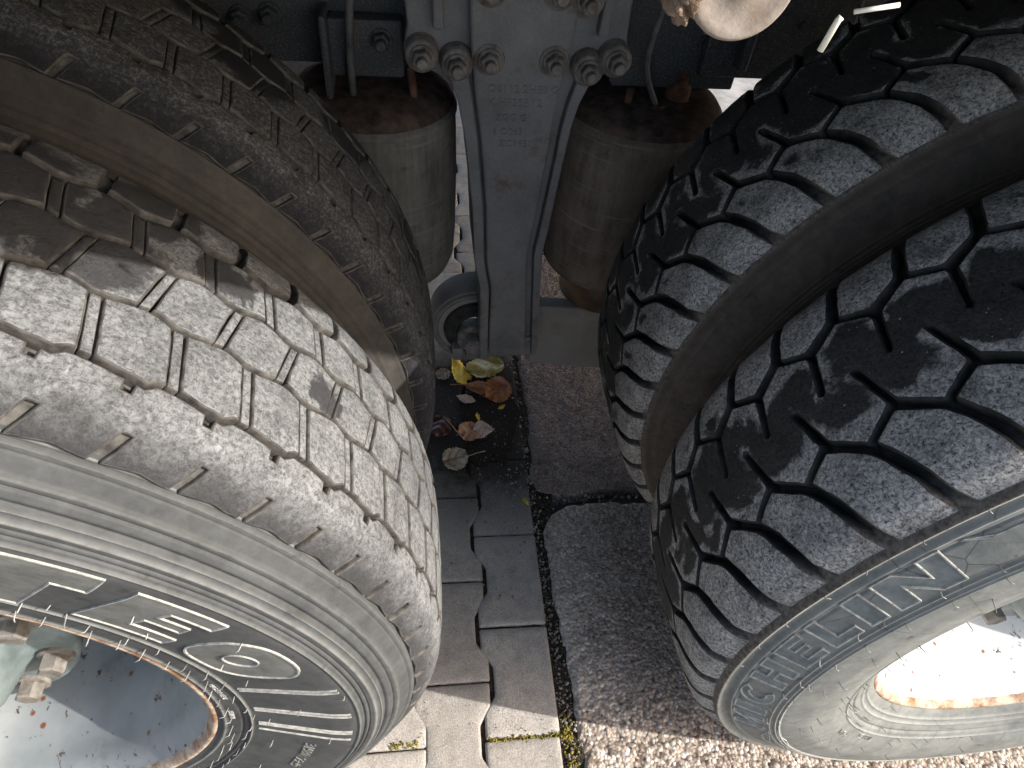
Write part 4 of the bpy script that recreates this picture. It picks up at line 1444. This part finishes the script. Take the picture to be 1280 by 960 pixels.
def slab(x0, x1, y0, y1, left, front, back, dx, seed, z0=0.0, name='kerb_stone', dy=None):
    dy = dy or dx
    nx, ny = int((x1 - x0) / dx), int((y1 - y0) / dy)
    gx = np.linspace(x0, x1, nx + 1); gy = np.linspace(y0, y1, ny + 1)
    X, Y = np.meshgrid(gx, gy)
    rag = .005 * (vnoise(X * 0 + 3, Y * 60, seed) - .5) + .007 * (vnoise(X * 0 + 9, Y * 22, seed) - .5)
    rag2 = .009 * (vnoise(X * 45, Y * 0 + 5, seed) - .5) + .006 * (vnoise(X * 110, Y * 0 + 1, seed) - .5)
    lx = left(Y) + rag
    Xs = lx + (X - x0) / (x1 - x0) * (x1 - lx)
    fy0 = front(Xs) + rag2; fy1 = back(Xs) + rag2
    Ys = fy0 + (Y - y0) / (y1 - y0) * (fy1 - fy0)
    e = np.minimum(np.minimum(Xs - lx, Ys - fy0), fy1 - Ys)
    t = np.clip(e / .014, 0, 1)
    drop = (1 - np.sqrt(np.maximum(0, 1 - (1 - t) ** 2))) * .011
    z = z0 - drop + .0026 * pebbles(Xs, Ys, .0075, seed) + .0035 * (vnoise(Xs * 24, Ys * 24, seed) - .5) + .0030 * (vnoise(Xs * 90, Ys * 90, seed + 1) - .5) - .003
    z = np.where(e <= 1e-6, -.045, z)
    V = np.stack([Xs, Ys, z], -1).reshape(-1, 3)
    idx = np.arange((nx + 1) * (ny + 1)).reshape(ny + 1, nx + 1)
    F = np.stack([idx[:-1, :-1], idx[:-1, 1:], idx[1:, 1:], idx[1:, :-1]], -1).reshape(-1, 4)
    o = mesh_obj(name, V.tolist(), F.tolist(), MAT['slab'], ker, True)
    return o
corner = lambda X: .512 - .075 * np.clip((.155 - X) / .075, 0, 1) ** 2
slab(.085, .98, -.42, .52, lambda Y: .094 - (Y - .03) * .022, lambda X: X * 0 - .42, corner, .0028, 11.0)
slab(.085, .75, .54, 1.36, lambda Y: .088 + 0 * Y - .010 * np.clip((.68 - Y) / .1, 0, 1), lambda X: .540 + .006 * np.sin(X * 30), lambda X: X * 0 + 1.36, .004, 23.0, -.001)
slab(.085, .75, 1.375, 2.2, lambda Y: .088 + 0 * Y, lambda X: X * 0 + 1.375, lambda X: X * 0 + 2.2, .008, 31.0)

# grit in the seams
m = MB()
ico = bmesh.new(); bmesh.ops.create_icosphere(ico, subdivisions=1, radius=1)
IV = [v.co.copy() for v in ico.verts]; IF = [[v.index for v in f.verts] for f in ico.faces]; ico.free()
def grain(x, y, z, r):
    k = len(m.v)
    sx, sy, sz = (r * rnd.uniform(.6, 1.3) for _ in range(3))
    a = rnd.uniform(0, 6.28); ca, sa = math.cos(a), math.sin(a)
    m.add([(x + sx * v.x * ca - sy * v.y * sa, y + sx * v.x * sa + sy * v.y * ca, z + sz * v.z * rnd.uniform(.8, 1.2)) for v in IV], IF)
for _ in range(1500):
    y = rnd.uniform(-.1, 1.2)
    x = .073 + rnd.gauss(0, .0085) + (0 if y > .5 else (.5 - y) * .018)
    grain(x, y, -.0055 + rnd.uniform(-.002, .002), abs(rnd.gauss(.0011, .0009)) + .0006)
for _ in range(260):
    y = rnd.uniform(.3, .75); x = rnd.gauss(.02, .05)
    grain(x, y, .0010, abs(rnd.gauss(.0005, .0005)) + .0005)
for _ in range(160):
    y = rnd.uniform(-.05, .5); x = rnd.uniform(.1, .4)
    grain(x, y, .0012, abs(rnd.gauss(.0008, .0006)) + .0006)
for _ in range(60):
    x = rnd.uniform(.09, .4); y = .527 + rnd.gauss(0, .006)
    grain(x, y, -.008, abs(rnd.gauss(.0015, .0012)) + .001)
for _ in range(500):
    y = rnd.uniform(-.05, 1.0); x = rnd.uniform(-.16, .065)
    grain(x, y, .0010, rnd.uniform(.0004, .0011))
for _ in range(60):
    y = rnd.uniform(.42, .62); x = .05 + rnd.gauss(0, .03)
    grain(x, y, .0015, rnd.uniform(.0008, .0026))
for x, y, r in ((.192, .622, .0042), (.182, .606, .0026), (.20, .64, .0016), (.15, .70, .0015), (.24, .66, .0014), (.17, .80, .0016), (.14, .86, .0014)):
    grain(x, y, .0025, r)
gr = m.obj('grit', MAT['grit'], None, False)
gr['kind'] = 'stuff'
m = MB()
for (xa, xb, yc, n) in ((-.21, -.165, .079, 130), (-.055, .072, .0785, 170), (.068, .084, .075, 120)):
    for _ in range(n):
        x = rnd.uniform(xa, xb)
        grain(x, yc + rnd.gauss(0, .0028) + (x < -.1) * .006, -.002 + rnd.uniform(-.002, .0025), rnd.uniform(.0008, .0022))
for _ in range(200):
    y = rnd.uniform(-.02, .11)
    grain(.078 + rnd.gauss(0, .006), y, -.003 + rnd.uniform(-.002, .002), rnd.uniform(.0008, .0024))
for _ in range(60):
    y = rnd.uniform(-.02, .11)
    grain(-.166 + rnd.gauss(0, .003), y, -.003 + rnd.uniform(-.002, .002), rnd.uniform(.0008, .0020))
mo = m.obj('moss', MAT['moss'], None, False)
mo['kind'] = 'stuff'

# puddle
V = [(.006, .735, .0006)]
nn = 60
for k in range(nn):
    a = 2 * math.pi * k / nn
    rr = 1 + .16 * math.sin(2 * a + 1) + .12 * math.sin(5 * a + .6) + .06 * math.sin(9 * a) + .03 * math.sin(16 * a)
    V.append((.006 + .055 * rr * math.cos(a), .735 + .135 * rr * math.sin(a), .0006))
struct(mesh_obj('puddle', V, [(0, 1 + k, 1 + (k + 1) % nn) for k in range(nn)], MAT['water'], None, True))

# ------------------------------------------------------------------ leaves
def leaf(x, y, L, W, ang, mat, label, kind='birch', curl=.25, tilt=(0, 0), stem=None, z=.006, fold=.25):
    nu, nv = 18, 7
    V, F, ve = [], [], []
    for i in range(nu + 1):
        t = i / nu
        if kind == 'birch':
            wv = (math.sin(math.pi * t ** .62) ** .9) * (1 - .28 * t)
        elif kind == 'round':
            wv = math.sqrt(max(0, 1 - (2 * t - 1) ** 2)) ** .8
        else:
            wv = math.sin(math.pi * t) ** .8
        tooth = 1 + (.10 * (i % 2) if 0 < i < nu else 0) + .05 * math.sin(i * 2.3 + x * 99)
        for j in range(-nv, nv + 1):
            q = j / nv
            yy = q * W / 2 * wv * tooth
            xx = (t - .5) * L + abs(q) * .06 * L * (1 - t)
            zz = fold * abs(yy) + curl * L * ((t - .5) ** 2) * 1.2 + .0012 * math.sin(t * 19 + abs(q) * 7) + .06 * W * math.sin(q * 3 + t * 4)
            V.append((xx, yy, zz))
            vn = 1.0 if j == 0 else (.7 if (i + abs(j)) % 5 == 0 else 0)
            ve.append(vn)
    m_ = 2 * nv + 1
    for i in range(nu):
        for j in range(2 * nv):
            a = i * m_ + j
            F.append((a, a + 1, a + m_ + 1, a + m_))
    zs = min(v[2] for v in V)
    V = [(a, b, c - zs) for a, b, c in V]
    o = mesh_obj('fallen_leaf', V, F, mat, None, True)
    add_attr(o, 'vein', ve)
    o.location = (x, y, z)
    o.rotation_euler = (R(tilt[0]), R(tilt[1]), R(ang))
    tag(o, label, 'leaf', 'fallen leaves round the puddle')
    if stem:
        s = MB()
        a, ln = stem
        p0 = Vector((-L / 2, 0, curl * L * .3 - zs + .0005))
        d_ = Vector((math.cos(R(a)), math.sin(R(a)), .05))
        s.tube([p0, p0 + d_ * ln * .5 + Vector((0, 0, .002)), p0 + d_ * ln], [.0010, .0008, .0009], 6)
        so_ = s.obj('stem', mat, o, True)
    return o
leaf(-.056, .884, .088, .052, 118, MAT['leaf_yellow'], 'bright yellow pointed leaf with long stem at the bracket foot', 'birch', .25, (16, -32), (150, .085), .012, .22)
leaf(.006, .895, .098, .072, 12, MAT['leaf_green'], 'wet olive leaf lying right beside the bright yellow leaf', 'round', .12, (-8, 0), None, .006, .15)
leaf(-.008, .832, .080, .030, -14, MAT['leaf_brown'], 'narrow curled rust-brown leaf with a forked stem', 'long', .35, (25, 0), (190, .03), .006, .6)
leaf(.030, .822, .066, .062, 28, MAT['leaf_brown'], 'broad rust-brown wet leaf at the right edge of the puddle', 'round', .3, (15, -10), (120, .05), .006, .3)
leaf(-.044, .800, .048, .022, -24, MAT['leaf_pink'], 'small slender pale pink leaf floating left of the puddle', 'long', .2, (10, 0), None, .005, .3)
leaf(.036, .772, .022, .009, 35, MAT['leaf_yellow'], 'tiny yellowish leaf scrap on the puddle edge', 'long', .5, (0, 0), None, .004, .2)
leaf(-.046, .703, .050, .046, 10, MAT['leaf_red'], 'orange-brown left half of the paired leaves in the puddle middle', 'round', .25, (10, 8), (120, .04), .006, .25)
leaf(-.010, .706, .050, .046, -10, MAT['leaf_pink'], 'pale pinkish leaf of the pair in the puddle middle', 'birch', .2, (14, -10), None, .006, .25)
leaf(-.022, .742, .026, .012, 95, MAT['leaf_yellow'], 'tiny yellow leaf tip standing above the paired leaves', 'long', .3, (40, 0), None, .008, .4)
leaf(-.075, .632, .058, .056, 186, MAT['leaf_tan'], 'dry tan round leaf nearest the front of the dark paving', 'round', .22, (0, 6), (185, .035), .003, .2)
leaf(-.094, .880, .036, .034, 40, MAT['leaf_tan'], 'small tan leaf close against the left inner tyre', 'round', .25, (0, 0), None, .003, .2)
leaf(.060, .520, .032, .013, 105, MAT['leaf_yellow'], 'lone yellow-green leaf standing in the seam beside the stone slab', 'long', .3, (30, 20), None, .000, .4)
leaf(-.108, .722, .062, .05, 75, MAT['leaf_dark'], 'dark soaked leaf flat on the paving by the left tyre', 'round', .05, (0, 0), None, .002, .05)
